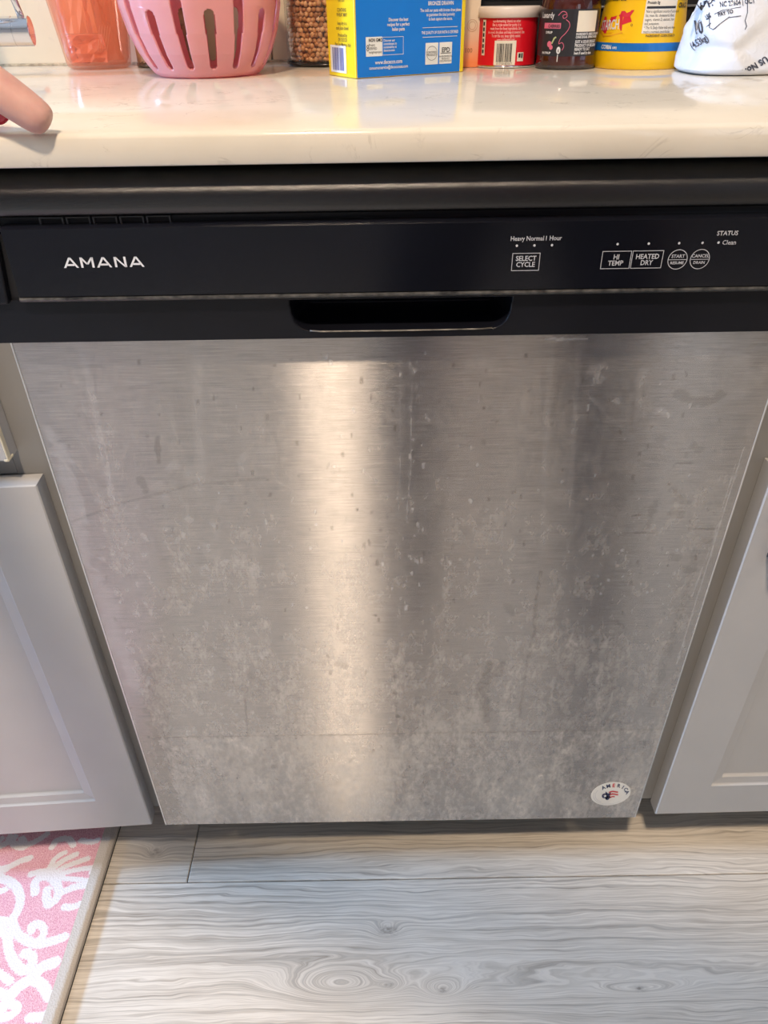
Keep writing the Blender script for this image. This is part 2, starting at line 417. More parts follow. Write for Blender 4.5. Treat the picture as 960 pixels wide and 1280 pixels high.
wall_with_hole('wall_left', 'X', X0, YF, YB, -.75, .15, 1.05, 2.0, .1)
wall_with_hole('wall_front', 'Y', YF, X0, X1, .5, 1.9, .9, 2.05, .1)
def window(name, axis, at, a, c, z0, z1):
    fr = MB(); w_ = .04
    for (p, q, z, zz) in ((a, a+w_, z0, z1), (c-w_, c, z0, z1), (a+w_, c-w_, z0, z0+w_), (a+w_, c-w_, z1-w_, z1), ((a+c)/2-.015, (a+c)/2+.015, z0+w_, z1-w_)):
        if axis == 'X': fr.box((at-.06, p, z), (at-.02, q, zz))
        else: fr.box((p, at-.06, z), (q, at-.02, zz))
    f = tag(fr.build(name, M['ceil']), kind='structure')
    g_ = MB()
    if axis == 'X': g_.box((at-.045, a+w_, z0+w_), (at-.04, c-w_, z1-w_))
    else: g_.box((a+w_, at-.045, z0+w_), (c-w_, at-.04, z1-w_))
    g_.build('pane', M['pane'], f)
window('window_1', 'X', X0, -.75, .15, 1.05, 2.0)
window('window_2', 'Y', YF, .5, 1.9, .9, 2.05)
# backsplash tiles
BS = .578
bs = MB(); bs.box((X0, BS+.006, .9), (X1, YB, 1.42)); bso = tag(bs.build('trim_1', simple('tile_adhesive', (.62, .56, .46), .8)), kind='structure')
tx = -3.15; 
while tx < 2.55:
    for (z0, z1) in ((.9165, 1.215), (1.217, 1.42)):
        mb = MB(); mb.box((tx, BS, z0), (min(tx+.598, X1), BS+.009, z1)); mb.build('tile', M['tile'], bso, bevel=.0008, seg=1)
    tx += .600
ck = MB(); ck.tube([(X0+.01, BS-.0005, .9155), (-.42, BS-.0005, .9158), (X1-.01, BS-.0005, .9155)], .0018, 8)
ck.build('caulk_line', simple('grey_caulk', (.42, .34, .22), .8, var=.5, nscale=120), bso)
for i, (x, y, e, where) in enumerate(CANS_AND_FILL):
    o = empty('recessed_or_fill_light', (x, y, CEIL), 'round recessed ceiling light ' + where, 'ceiling light', 'recessed ceiling lights')
    mb = MB(); mb.lathe([(.078, CEIL-.001), (.105, CEIL-.001), (.103, CEIL-.008), (.080, CEIL-.010), (.078, CEIL-.001)], (x, y, 0), 40, caps=False); mb.build('trim_ring', M['ceil'], o, True)
    mb = MB(); mb.lathe([(.001, CEIL-.003), (.078, CEIL-.003)], (x, y, 0), 40, caps=False); mb.build('diffuser', M['lamp'], o)

# ------------------------------------------------------------------ worktop
CT0, CT1, CTF = .8955, .915, -.028
ct = MB()
prof = [(CTF+.0008, CT0), (CTF, CT0+.001), (CTF, CT1-.0035), (CTF+.0006, CT1-.0018), (CTF+.0018, CT1-.0006), (CTF+.0035, CT1), (YB-.001, CT1), (YB-.001, CT0)]
n_ = len(prof)
ct.add([(x, p[0], p[1]) for x in (X0+.001, X1-.001) for p in prof], [[i, (i+1) % n_, n_+(i+1) % n_, n_+i] for i in range(n_)] + [list(range(n_))[::-1], [n_+i for i in range(n_)]])
w_ = fix_normals(ct.build('worktop', M['quartz'])); autosmooth(w_, 40)
tag(w_, 'pale veined quartz worktop slab spanning the whole width above the dishwasher', 'countertop')

# ------------------------------------------------------------------ dishwasher
dw = empty('dishwasher', (0, .0, 0), 'built-in dishwasher with stained stainless steel door and black control panel', 'dishwasher')
SX, SZ0, SZ1 = .3025, .1132, .7735
# steel door: fine grid so that stains, drips and scratches keep their own outline
nx, nz = 460, 500
xs = np.linspace(-SX, SX, nx); zs = np.linspace(SZ0, SZ1, nz)
GX, GZ = np.meshgrid(xs, zs)
def seg_field(GX, GZ, pts):
    d = np.full(GX.shape, 9.0)
    for (a, b_) in zip(pts[:-1], pts[1:]):
        ax, az, bx, bz = a[0], a[1], b_[0], b_[1]
        vx, vz = bx-ax, bz-az; l2 = vx*vx+vz*vz + 1e-12
        t_ = np.clip(((GX-ax)*vx + (GZ-az)*vz)/l2, 0, 1)
        d = np.minimum(d, np.hypot(GX-ax-t_*vx, GZ-az-t_*vz))
    return d
def to_door(pts): return [(onY(x, y).x, onY(x, y).z) for x, y in pts]
rng = np.random.default_rng(3)
def vnoise(shape, cell, seed):
    r = np.random.default_rng(seed); h, w = shape; gh, gw = int(h/cell)+3, int(w/cell)+3
    g = r.random((gh, gw)); yy, xx = np.mgrid[0:h, 0:w]/cell
    y0 = yy.astype(int); x0 = xx.astype(int); fy = yy-y0; fx = xx-x0; fy = fy*fy*(3-2*fy); fx = fx*fx*(3-2*fx)
    return (g[y0, x0]*(1-fx)*(1-fy)+g[y0, x0+1]*fx*(1-fy)+g[y0+1, x0]*(1-fx)*fy+g[y0+1, x0+1]*fx*fy)
wob1 = (vnoise(GX.shape, 6, 1)-.5) + (vnoise(GX.shape, 2.5, 2)-.5)*.7
wob2 = (vnoise(GX.shape, 14, 5)-.5)
dark = np.zeros(GX.shape); light = np.zeros(GX.shape)
def stroke(arr, pts, w, a, wob=.0, edge=None):
    d = seg_field(GX, GZ, to_door(pts)) + wob1*wob
    e = edge or max(.0008, w*.35)
    arr[:] = np.maximum(arr, a*np.clip((w - d)/e + .5, 0, 1))
stroke(dark, [(190,922),(400,919),(830,912)], .0008, .75, .0004)
stroke(dark, [(676,715),(670,750),(668,790),(658,830),(654,860),(649,896)], .0014, .42, .0018)
stroke(dark, [(612,832),(607,850),(600,862),(606,880),(608,900)], .0062, .38, .006, .001)
stroke(dark, [(628,832),(622,842)], .005, .36, .004, .001)
stroke(dark, [(636,760),(642,766)], .005, .25, .004, .001)
stroke(dark, [(262,812),(300,838),(350,866)], .0035, .20, .004)
stroke(dark, [(265,855),(320,866)], .006, .15, .007)
stroke(dark, [(492,820),(494,860),(496,900),(500,945)], .0008, .5, .001)
for p in [(493,846),(494,866),(497,895)]: stroke(dark, [p, (p[0]+1, p[1]+1)], .0020, .9)
stroke(dark, [(306,870),(310,922)], .0007, .5, .0006)
for (a, c) in [((845,579),(864,579)),((795,666),(822,666)),((862,661),(900,661)),((760,900),(790,905)),((722,845),(742,842)),((790,645),(800,643))]:
    stroke(dark, [a, c], .0010, .55, .0008)
for p in [(838,612),(848,625),(840,640),(880,675),(838,695),(857,710),(866,560),(770,780),(760,860),(560,865),(730,930),(420,830)]:
    stroke(dark, [p, (p[0]+9, p[1]+2)], .0035, .30, .005, .0012)
stroke(dark, [(850,494),(868,503),(892,500),(905,493)], .004, .35, .004)
stroke(dark, [(818,628),(812,650),(808,660)], .003, .3, .004)
stroke(dark, [(870,690),(858,740),(840,800),(815,880)], .0035, .22, .006)
stroke(dark, [(700,470),(690,520)], .002, .2, .003)
stroke(dark, [(196,548),(198,575)], .003, .45, .003)
stroke(dark, [(176,600),(182,615)], .003, .35, .003)
stroke(dark, [(190,830),(196,890),(212,1020)], .011, .22, .012)
for _ in range(260):
    x = rng.uniform(60, 900); y = rng.uniform(440, 1020)
    stroke(dark, [(x, y), (x + rng.uniform(-1, 1), y + rng.uniform(0, 6))], rng.uniform(.0005, .0014), rng.uniform(.2, .7))
for _ in range(70):
    x = rng.uniform(200, 820); y = rng.uniform(925, 1020)
    stroke(dark, [(x, y), (x + rng.uniform(-6, 6), y + rng.uniform(-3, 6))], rng.uniform(.001, .003), rng.uniform(.15, .35), .003)
# pale water marks, scratches and upright streaks
for cxs in ((508, 12), (520, 8), (555, 30), (380, 60), (800, 40), (760, 60)):
    for _ in range(26):
        x = rng.normal(cxs[0], cxs[1]); y = rng.uniform(438, 760)
        stroke(light, [(x, y), (x + rng.uniform(-1, 1), y + rng.uniform(0, 5))], rng.uniform(.0004, .0014), rng.uniform(.2, .6), .0015)
stroke(light, [(513,450),(514,520),(513,590),(508,650)], .0006, .35, .001)
stroke(light, [(500,450),(500,600),(497,650)], .0005, .22, .001)
stroke(light, [(744,462),(752,472)], .0055, .26, .007, .0012)
stroke(light, [(735,492),(760,520),(792,548)], .0012, .17, .0014)
stroke(light, [(690,430),(684,520),(681,600),(678,690)], .0022, .11, .001)
stroke(light, [(724,436),(717,540),(712,640)], .0022, .10, .001)
stroke(light, [(100,432),(112,480),(122,530),(140,620)], .0030, .16, .001)
stroke(light, [(245,432),(250,600)], .004, .10, .001)
stroke(light, [(930,560),(905,640),(872,745),(846,830)], .0008, .4, .001)
stroke(light, [(920,580),(890,680),(865,745)], .0006, .35, .001)
stroke(light, [(683,424),(735,424)], .0012, .7, .0015)
for (x, y, r) in [(800,466,.003),(796,478,.003),(875,445,.005),(925,450,.006),(935,470,.005),(920,490,.005),(850,440,.005),(600,448,.004),(585,455,.003),(545,560,.003),(770,500,.0012),(802,516,.002),(824,514,.002),(486,648,.004),(345,470,.002),(123,697,.001),(730,920,.002)]:
    stroke(light, [(x, y), (x+4, y+2)], r, .30 if r < .003 else .13, .006, .0015)
stroke(light, [(60,540),(72,560),(86,590),(96,620),(104,650)], .004, .28, .007, .0015)
stroke(light, [(84,600),(92,640),(108,700),(130,760),(160,840)], .006, .24, .010, .002)
stroke(light, [(130,740),(150,800),(170,860)], .008, .22, .012, .002)
for _ in range(90):
    x = rng.uniform(60, 330); y = rng.uniform(560, 900)
    stroke(light, [(x, y), (x + rng.uniform(-5, 5), y + rng.uniform(0, 9))], rng.uniform(.0008, .004), rng.uniform(.08, .24), .005)
# clean swipe at left: edge of the wiped area
swipe = to_door([(90,652),(150,630),(240,606),(330,598)])
d = .0004 + seg_field(GX, GZ, swipe); dark = np.maximum(dark, .30*np.clip((.0016-d+wob1*.0008)/.001+.5, 0, 1))
grime = np.clip(.75 + .5*wob2 + .35*(vnoise(GX.shape, 40, 9)-.5), 0, 1.2)
hz = (GZ - SZ0)/(SZ1-SZ0)
grime = grime*(1.60 - 1.15*hz)
zz = onY(500, 917).z
grime[GZ < zz] += .35
L_edge = (GX < np.interp(GZ, [SZ0, .45, .62, SZ1], [-.275, -.283, -.27, -.31]) + wob1*.006); grime[L_edge] *= .35
verts = np.zeros((nz, nx, 3)); verts[..., 0] = GX; verts[..., 1] = 0; verts[..., 2] = GZ
idx = np.arange(nx*nz).reshape(nz, nx)
faces = np.stack([idx[:-1, :-1], idx[:-1, 1:], idx[1:, 1:], idx[1:, :-1]], -1).reshape(-1, 4)
# folded sides
def grid_mesh(name, V, Fq, extra_v=None, extra_f=None):
    me = bpy.data.meshes.new(name)
    if extra_v is not None: V = np.vstack([V, extra_v]); Fq = np.vstack([Fq, extra_f])
    me.vertices.add(len(V)); me.vertices.foreach_set('co', V.astype(np.float32).ravel())
    me.loops.add(len(Fq)*4); me.loops.foreach_set('vertex_index', Fq.astype(np.int32).ravel())
    me.polygons.add(len(Fq)); me.polygons.foreach_set('loop_start', np.arange(0, len(Fq)*4, 4, dtype=np.int32))
    me.update(calc_edges=True); me.validate(); return me
n0 = nx*nz
ex = np.array([(-SX,0,SZ0),(SX,0,SZ0),(SX,0,SZ1),(-SX,0,SZ1),(-SX,.030,SZ0),(SX,.030,SZ0),(SX,.030,SZ1),(-SX,.030,SZ1)])
ef = np.array([[0,4,5,1],[1,5,6,2],[2,6,7,3],[3,7,4,0],[4,7,6,5]]) + n0
me = grid_mesh('door_panel', verts.reshape(-1, 3), faces, ex, ef)
for nm, ar in (('dark', dark), ('light', light), ('grime', grime)):
    at = me.attributes.new(nm, 'FLOAT', 'POINT'); at.data.foreach_set('value', np.concatenate([ar.ravel(), np.zeros(8)]).astype(np.float32))
door = bpy.data.objects.new('door_panel', me); link(door); me.materials.append(M['steel']); put(door, dw)
tag(door, 'brushed stainless steel door panel with stains and drips')
for sgn in (-1, 1):
    ed = MB(); ed.box((sgn*SX-.0007, -.0006, SZ0), (sgn*SX+.0007, .004, SZ1))
    ed.build('door_trim', M['steel_edge'], dw, bevel=.0003, seg=1)
# console: cross sections swept along X
def sweep(name, prof, x0, x1, mt, parent, closed=True, ang=30, nseg=1):
    mb = MB(); n = len(prof)
    for k in range(nseg+1):
        x = x0 + (x1-x0)*k/nseg; mb.v += [(x, p[0], p[1]) for p in prof]
    for k in range(nseg):
        mb.f += [[k*n+i, k*n+(i+1) % n, (k+1)*n+(i+1) % n, (k+1)*n+i] for i in range(n)]
    mb.f += [list(range(n))[::-1], [nseg*n+i for i in range(n)]]
    o = mb.build(name, mt, parent); fix_normals(o); return autosmooth(o, ang)
CX = .3075
sweep('console_top', [(-.004, .8620), (-.0170, .8630), (-.0195, .8650), (-.0204, .8690), (-.0203, .8745), (-.0199, .8772), (-.0188, .8797), (-.0154, .8846), (-.0134, .8866), (-.0105, .8882), (-.006, .8894), (.0, .8900), (.02, .8902), (.02, .8620)], -CX, CX, M['black_tex'], dw, ang=50)
sweep('recess_strip', [(-.0115, .8548), (-.0115, .8632), (.01, .8632), (.01, .8548)], -CX, CX, M['black'], dw)
pl = sweep('control_panel', [(-.021, .8085), (-.0225, .8100), (-.0215, .8560), (-.0190, .8578), (.01, .8578), (.01, .8085)], -.2740, CX, M['black_gloss'], dw)
sweep('panel_ledge', [(-.0150, .8035), (-.0225, .8065), (-.0232, .8078), (-.0226, .8092), (.01, .8092), (.01, .8035)], -.2745, CX, simple('highlit_black_edge', (.055, .052, .046), .35, var=.9, nscale=160), dw)  # paler colour paints in the highlight along the ledge
# left end cap beside the control panel, with its leaning groove
mb = MB()
def xz_prism(mb, pts, y0, y1):
    n = len(pts); mb.add([(x, y0, z) for x, z in pts] + [(x, y1, z) for x, z in pts], [list(range(n)), [n+i for i in reversed(range(n))]] + [[i, n+i, n+(i+1) % n, (i+1) % n] for i in range(n)])
xz_prism(mb, [(-CX, .8035), (-.2850, .8035), (-.2790, .8560), (-.2840, .8625), (-CX, .8632)], -.0200, .01)
ec = mb.build('end_cap', M['black'], dw, bevel=.0018, seg=3); fix_normals(ec)
mb = MB(); xz_prism(mb, [(-.2850, .8035), (-.2740, .8035), (-.2655, .8575), (-.2790, .8560)], -.0135, .01); fix_normals(mb.build('end_groove', M['black_matte'], dw))
# lower strip with the pocket handle pressed into it
LZ0, LZ1 = .7725, .8055
hx = np.concatenate([np.linspace(-CX, -.095, 90, endpoint=False), np.linspace(-.095, .095, 300, endpoint=False), np.linspace(.095, CX, 90)])
hzv = np.linspace(LZ0, LZ1, 70)
HX, HZ = np.meshgrid(hx, hzv)
x0p, x1p, z0p, z1p, rr = -.0822, .0815, .7785, .8022, .013
qx = np.abs(HX-(x0p+x1p)/2) - (x1p-x0p)/2 + (z1p-HZ)*.10
qz = z0p - HZ
dcorner = np.hypot(np.maximum(qx+rr, 0), np.maximum(qz+rr, 0)) - rr
sdp = np.maximum(np.maximum(dcorner, np.minimum(0, np.maximum(qx, qz))*0 + np.where((qx > -rr) & (qz > -rr), dcorner, np.maximum(qx, qz))), HZ - z1p)
ins = np.clip(-sdp/.016, 0, 1); depth = np.where(sdp < 0, .0015 + .030*(1-(1-ins)**2.0), 0)
topc = np.clip((HZ-z0p)/(z1p-z0p), 0, 1)
edge = (HX <= hx[0]+1e-9) | (HX >= hx[-1]-1e-9) | (HZ <= LZ0+1e-9)
YY = -.0155 + depth + np.where(edge, .0015, 0)
V = np.stack([HX, YY, HZ], -1).reshape(-1, 3)
# round the lower left corner
rc = .004; lx, lz = -CX, LZ0
a = V[:, 0] < lx+rc; b2 = V[:, 2] < lz+rc
for k in np.where(a & b2)[0]:
    dx_, dz_ = V[k, 0]-(lx+rc), V[k, 2]-(lz+rc); m_ = max(abs(dx_), abs(dz_)); h_ = math.hypot(dx_, dz_)
    if h_ > 0: V[k, 0] = lx+rc + dx_/h_*m_; V[k, 2] = lz+rc + dz_/h_*m_
idx = np.arange(HX.size).reshape(HX.shape)
Fq = np.stack([idx[:-1, :-1], idx[:-1, 1:], idx[1:, 1:], idx[1:, :-1]], -1).reshape(-1, 4)
n0 = len(V); q = LZ0; 
ex = np.array([(-CX+.002, -.0145, q), (CX, -.0145, q), (CX, .004, q), (-CX+.002, .004, q), (-CX, -.0145, q+.004), (-CX, -.0145, LZ1), (-CX, .004, LZ1), (-CX, .004, q+.004)])
ef = np.array([[0,3,2,1],[4,5,6,7]]) + n0
me = grid_mesh('handle_strip', V, Fq, ex, ef); me.polygons.foreach_set('use_smooth', [True]*len(me.polygons))
hs_ = bpy.data.objects.new('handle_strip', me); link(hs_); me.materials.append(M['black']); put(hs_, dw)
mb = MB(); mb.tube([(-.0685, -.0162, .7792), (-.06, -.0162, .7784), (0, -.0162, .7782), (.060, -.0162, .7785), (.068, -.0162, .7793)], .0006, 8)
mb.build('handle_lip', simple('pale_black_lip', (.16, .145, .12), .3, var=.6, nscale=100), dw, True)  # thin paler line along the lower edge of the pocket
# vents
for k in range(5):
    a = -.2490 + k*.0184; c = a + .0168
    mb = MB(); zl, zh = .8565, .8622
    for (p, q, r, s) in ((a, c, zl, zl+.0010), (a, c, zh-.0008, zh), (a, a+.0012, zl, zh), (c-.0012, c, zl, zh)): mb.box((p, -.0145, r), (q, -.0113, s))
    fr = mb.build('vent_slot', simple('vent_rim', (.09, .09, .095), .25) if k == 0 else bpy.data.materials['vent_rim'], dw, bevel=.0003, seg=1)
    mb = MB(); mb.box((a+.0012, -.0118, zl+.001), (c-.0012, -.0114, zh-.0008)); mb.build('vent_hole', M['black_matte'], fr)
# print on the control panel
PY = -.0229
pp = Print(lambda u, v: (u, PY + .0002*(v < .80) + (v-.81)*.022, v))
def tw(body, size, **k): 
    vv, _ = text2d(body, size, **k); return max(a for a, _ in vv) - min(a for a, _ in vv)
logo = Print(pp.fn)
lw_, lh_ = .0098, .0071
def logo_stroke(p, q, w=.0016):
    (a, b_), (c, d_) = p, q; k = w/2 if abs(d_-b_) > 1e-6 else 0
    if k: logo.poly([(a-k, b_), (a+k, b_), (c+k, d_), (c-k, d_)])
    else: logo.poly([(a, b_-w*.4), (c, b_-w*.4), (c, b_+w*.4), (a, b_+w*.4)])
for i, ch in enumerate('AMANA'):
    u0 = -.2360 + i*.01165 - (.0006 if i > 3 else 0); z0_ = .8301; t_ = z0_+lh_; w_l = .0090
    if ch == 'A':
        logo_stroke((u0, z0_), (u0+w_l/2, t_)); logo_stroke((u0+w_l, z0_), (u0+w_l/2, t_)); logo_stroke((u0+w_l*.22, z0_+.0020), (u0+w_l*.78, z0_+.0020))
    elif ch == 'M':
        logo_stroke((u0+.0006, z0_), (u0+.0006, t_)); logo_stroke((u0+.0006, t_), (u0+w_l/2, z0_+.0022)); logo_stroke((u0+w_l/2, z0_+.0022), (u0+w_l-.0006, t_)); logo_stroke((u0+w_l-.0006, z0_), (u0+w_l-.0006, t_))
    else:
        logo_stroke((u0+.0010, z0_), (u0+.0010, t_)); logo_stroke((u0+.0010, t_), (u0+w_l-.0012, z0_)); logo_stroke((u0+w_l-.0012, z0_), (u0+w_l-.0012, t_))
lo_ = logo.build('logo', M['print_white'], pl); tag(lo_, 'white brand lettering AMANA')
lt = Print(pp.fn)
for (u, s) in ((.0799, 'Heavy'), (.0921, 'Normal'), (.1046, '1 Hour')): lt.text(s, u, .8438, .0043, 'CENTER', bold=.00008, sx=.92)
lt.text('STATUS', .2245, .8453, .0042, 'CENTER', bold=.00008); lt.text('Clean', .2272, .8391, .0042, 'CENTER', bold=.00005)
tag(lt.build('lettering', M['print_grey'], pl), kind='stuff')
for u in (.0798, .0920, .1042, .1497, .1713, .1924, .2086, .2197):
    dd = Print(pp.fn); dd.disc(u, .8405, .00085); dd.build('indicator_light', simple('indicator', (.55, .57, .6), .4) if 'ind' not in M else M['ind'], pl)
    M['ind'] = bpy.data.materials['indicator']
for (u0, u1, txt) in ((.0772, .0968, 'SELECT\nCYCLE'), (.1400, .1606, 'HI\nTEMP'), (.1612, .1830, 'HEATED\nDRY')):
    bb = Print(pp.fn); bb.frame(u0, .8232 if u0 < .1 else .8236, u1, .8355 if u0 < .1 else .8359, .00045)
    bb.text(txt, (u0+u1)/2, .8302, .0048, 'CENTER', bold=.00010, line=.88, sx=.92); bb.build('button', M['print_grey'], pl)
for (u, a_, b_) in ((.1936, 'START', 'RESUME'), (.2092, 'CANCEL', 'DRAIN')):
    bb = Print(pp.fn); bb.ring(u, .8294, .0064, .0069); bb.rect(u-.0062, .8291, u+.0062, .8295)
    bb.text(a_, u, .8306, .0032, 'CENTER', bold=.00006); bb.text(b_, u, .8262, .0027, 'CENTER', bold=.00006); bb.build('button', M['print_grey'], pl)
# dark interior, tub and toe kick
mb = MB(); mb.box((-.300, .031, .113), (.300, .55, .878)); mb.build('tub', M['black_matte'], dw)
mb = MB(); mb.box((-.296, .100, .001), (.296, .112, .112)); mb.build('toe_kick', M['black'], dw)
mb = MB()
mb.box((-.29, .112, 0), (-.26, .5, .112)); mb.build('foot_rail', M['black_matte'], dw); mb = MB(); mb.box((.26, .112, 0), (.29, .5, .112)); mb.build('foot_rail', M['black_matte'], dw)
# sticker
st = Print(lambda u, v: (.2625 + u, -.0004, .1655 + v)); rt = .20
st.disc(0, 0, .0246, 48, 1.0, rt); so = st.build('sticker', simple('sticker_white', (.80, .79, .74), .4), dw); tag(so, 'white oval sticker with a flag star and the word AMERICA')
s2 = lambda u, v: (.2625 + u*math.cos(rt)-1.55*v*math.sin(rt), -.0007, .1655 + u*math.sin(rt)+1.55*v*math.cos(rt))
bl = Print(s2)
word = 'AMERICA'
red_l = Print(s2)
for i, ch in enumerate(word):
    a = math.radians(118 - i*19.5); tgt = red_l if ch == 'E' else bl
    u, v = .0005+.0165*math.cos(a), -.0005 + .0100*math.sin(a)
    tgt.text(ch, u*1.06, v*1.08-.0012, .0066, 'CENTER', bold=.0002, rot=(a-PI/2)*.75)
star = [(.0062*(1 if k % 2 == 0 else .45)*math.cos(PI/2+.25+k*PI/5)-.0045, .0062*(1 if k % 2 == 0 else .45)*math.sin(PI/2+.25+k*PI/5)-.0015) for k in range(10)]
bl.poly(star); bl.disc(-.0078, -.0015, .0034); bl.disc(-.0045, -.0050, .0026)
bl.build('sticker_lettering', simple('sticker_navy', (.02, .03, .10), .4), so)
for (o0, w0) in ((.0022, .0018), (-.0014, .0018), (-.0050, .0016)):
    red_l.line([(-.002+k*.0022, o0 + .0011*math.sin(k*.9)) for k in range(6 if o0 > -.004 else 4)], w0)
red_l.build('sticker_stripe', simple('sticker_red', (.60, .04, .05), .4), so)
ws = Print(lambda u, v: tuple(Vector(s2(u, v)) + Vector((0, -.0002, 0))))
ws.poly([(.0024*(1 if k % 2 == 0 else .42)*math.cos(PI/2+k*PI/5)-.0072, .0024*(1 if k % 2 == 0 else .42)*math.sin(PI/2+k*PI/5)-.0015) for k in range(10)])
ws.build('sticker_star', M['print_white'], so)
gr_ = Print(s2); gr_.fn = lambda u, v: (.2625+u, -.0007, .1655+v); gr_.ring(0, 0, .0212, .0216, 60, PI*.95, PI*1.75); gr_.ring(-.001, -.0002, .0180, .0184, 40, PI*.85, PI*1.35); gr_.build('sticker_swoosh', M['print_grey'], so)

# ------------------------------------------------------------------ base cabinets
def ring_panel(name, x0, x1, z0, z1, yb, rings, mt, parent):
    """rectangular loops (inset, y) from the back edge over the front to the sunken centre"""
    mb = MB(); vs = []
    for (i_, y_) in rings: vs += [(x0+i_, y_, z0+i_), (x1-i_, y_, z0+i_), (x1-i_, y_, z1-i_), (x0+i_, y_, z1-i_)]
    fs = []
    for j in range(len(rings)-1):
        for k in range(4): fs.append([4*j+k, 4*j+(k+1) % 4, 4*j+4+(k+1) % 4, 4*j+4+k])
    n = 4*(len(rings)-1); fs.append([n, n+1, n+2, n+3]); fs.append([3, 2, 1, 0])
    mb.add(vs, fs); return fix_normals(mb.build(name, mt, parent))
DOOR = [(0, .0195), (0, .0012), (.0012, 0), (.0580, 0), (.0590, .0022), (.0600, .0030), (.0700, .0042), (.0712, .0070), (.0725, .0080)]
FLAT = [(0, .0195), (0, .0012), (.0012, 0)]
def cabinet(xa, xb, label, side):
    c = empty('base_cabinet', ((xa+xb)/2, .3, 0), label, 'cabinet')
    mb = MB(); mb.box((xa+.001, .04, .122), (xb-.001, .57, .893)); mb.build('carcass', M['paint'], c)
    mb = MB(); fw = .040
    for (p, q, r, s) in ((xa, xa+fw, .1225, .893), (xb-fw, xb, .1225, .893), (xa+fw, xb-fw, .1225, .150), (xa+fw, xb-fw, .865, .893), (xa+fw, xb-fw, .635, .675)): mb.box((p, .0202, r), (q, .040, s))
    mb.build('face_frame', M['frame_shaded_paint'], c, bevel=.0006, seg=1)
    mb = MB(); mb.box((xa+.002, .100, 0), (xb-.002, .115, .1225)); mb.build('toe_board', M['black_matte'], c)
    return c
lc = cabinet(-1.18, -.3045, 'grey painted base cabinet left of the dishwasher with door slightly ajar', -1)
# ajar door: built flat, then turned about its hinge edge
def turn(o, px, py, ang):
    for v in o.data.vertices:
        x, y = v.co.x-px, v.co.y-py
        v.co.x = px + x*math.cos(ang) - y*math.sin(ang); v.co.y = py + x*math.sin(ang) + y*math.cos(ang)
LD0, LD1 = -.7350, -.3205
d1 = ring_panel('door', LD0, LD1, .1135, .6355, 0, DOOR, M['paint'], lc); turn(d1, LD1, .0, math.radians(3.2))
tag(d1, 'raised-frame door standing slightly ajar')
d2 = ring_panel('door', -1.155, LD0-.008, .1135, .6355, 0, DOOR, M['paint'], lc)
dr = ring_panel('drawer_front', -1.155, -.3375, .6600, .8650, 0, FLAT, M['paint'], lc)
mb = MB(); mb.box((-.3382, -.0003, .6600), (-.3368, .0060, .72)); mb.box((-.3410, -.0003, .6597), (-.3366, .0100, .6625)); mb.build('worn_edge', M['paint_worn'], dr, bevel=.0006, seg=1)
rc_ = cabinet(.3095, 1.18, 'grey painted base cabinet right of the dishwasher with small handle', 1)
d3 = ring_panel('door', .3275, .735, .1185, .6400, 0, DOOR, M['paint'], rc_); turn(d3, .3275, 0, math.radians(-.6) * -1)
d4 = ring_panel('door', .743, 1.16, .1185, .6400, 0, DOOR, M['paint'], rc_)
d5 = ring_panel('drawer_front', .3275, 1.16, .6600, .8650, 0, FLAT, M['paint'], rc_)
mb = MB(); mb.tube([(.3535, -.001, .545), (.3535, -.022, .545), (.3535, -.0265, .551), (.3535, -.0265, .609), (.3535, -.022, .615), (.3535, -.001, .615)], .0058, 12)
hd = mb.build('handle', simple('dark_blue_grey_metal', (.10, .12, .17), .3, .8), d3, True); tag(hd, 'dark metal bar handle')
for o_, x_ in ((d1, -.70), (d4, .78)):
    mb = MB(); y_ = -.022 if o_ is d1 else -.001
    mb.tube([(x_, y_, .520), (x_, y_-.022, .520), (x_, y_-.026, .526), (x_, y_-.026, .584), (x_, y_-.022, .590), (x_, y_, .590)], .0058, 12)
    mb.build('handle', bpy.data.materials['dark_blue_grey_metal'], o_, True)

# ------------------------------------------------------------------ kitchen mat
mtE = empty('kitchen_mat', (-.78, -.2, 0), 'pink and white damask cushioned floor mat with beige border', 'mat')
MX0, MX1, MY0, MY1, MH = -1.15, -.4055, -.46, .085, .0125
nx, ny = 300, 220
xs = np.linspace(MX0, MX1, nx); ys = np.linspace(MY0, MY1, ny); AX, AY = np.meshgrid(xs, ys)
def fm(pts): return [(onZ(x/4.922, 1020+y/4.922, MH).x, onZ(x/4.922, 1020+y/4.922, MH).y) for x, y in pts]
def smoothpts(p, n=6):
    out = []
    for i in range(len(p)-1):
        p0, p1, p2, p3 = [Vector(p[min(max(j, 0), len(p)-1)]) for j in (i-1, i, i+1, i+2)]
        for k in range(n):
            t = k/n; out.append(tuple(.5*((2*p1)+(p2-p0)*t+(2*p0-5*p1+4*p2-p3)*t*t+(3*p1-p0-3*p2+p3)*t**3)))
    return out + [tuple(p[-1])]
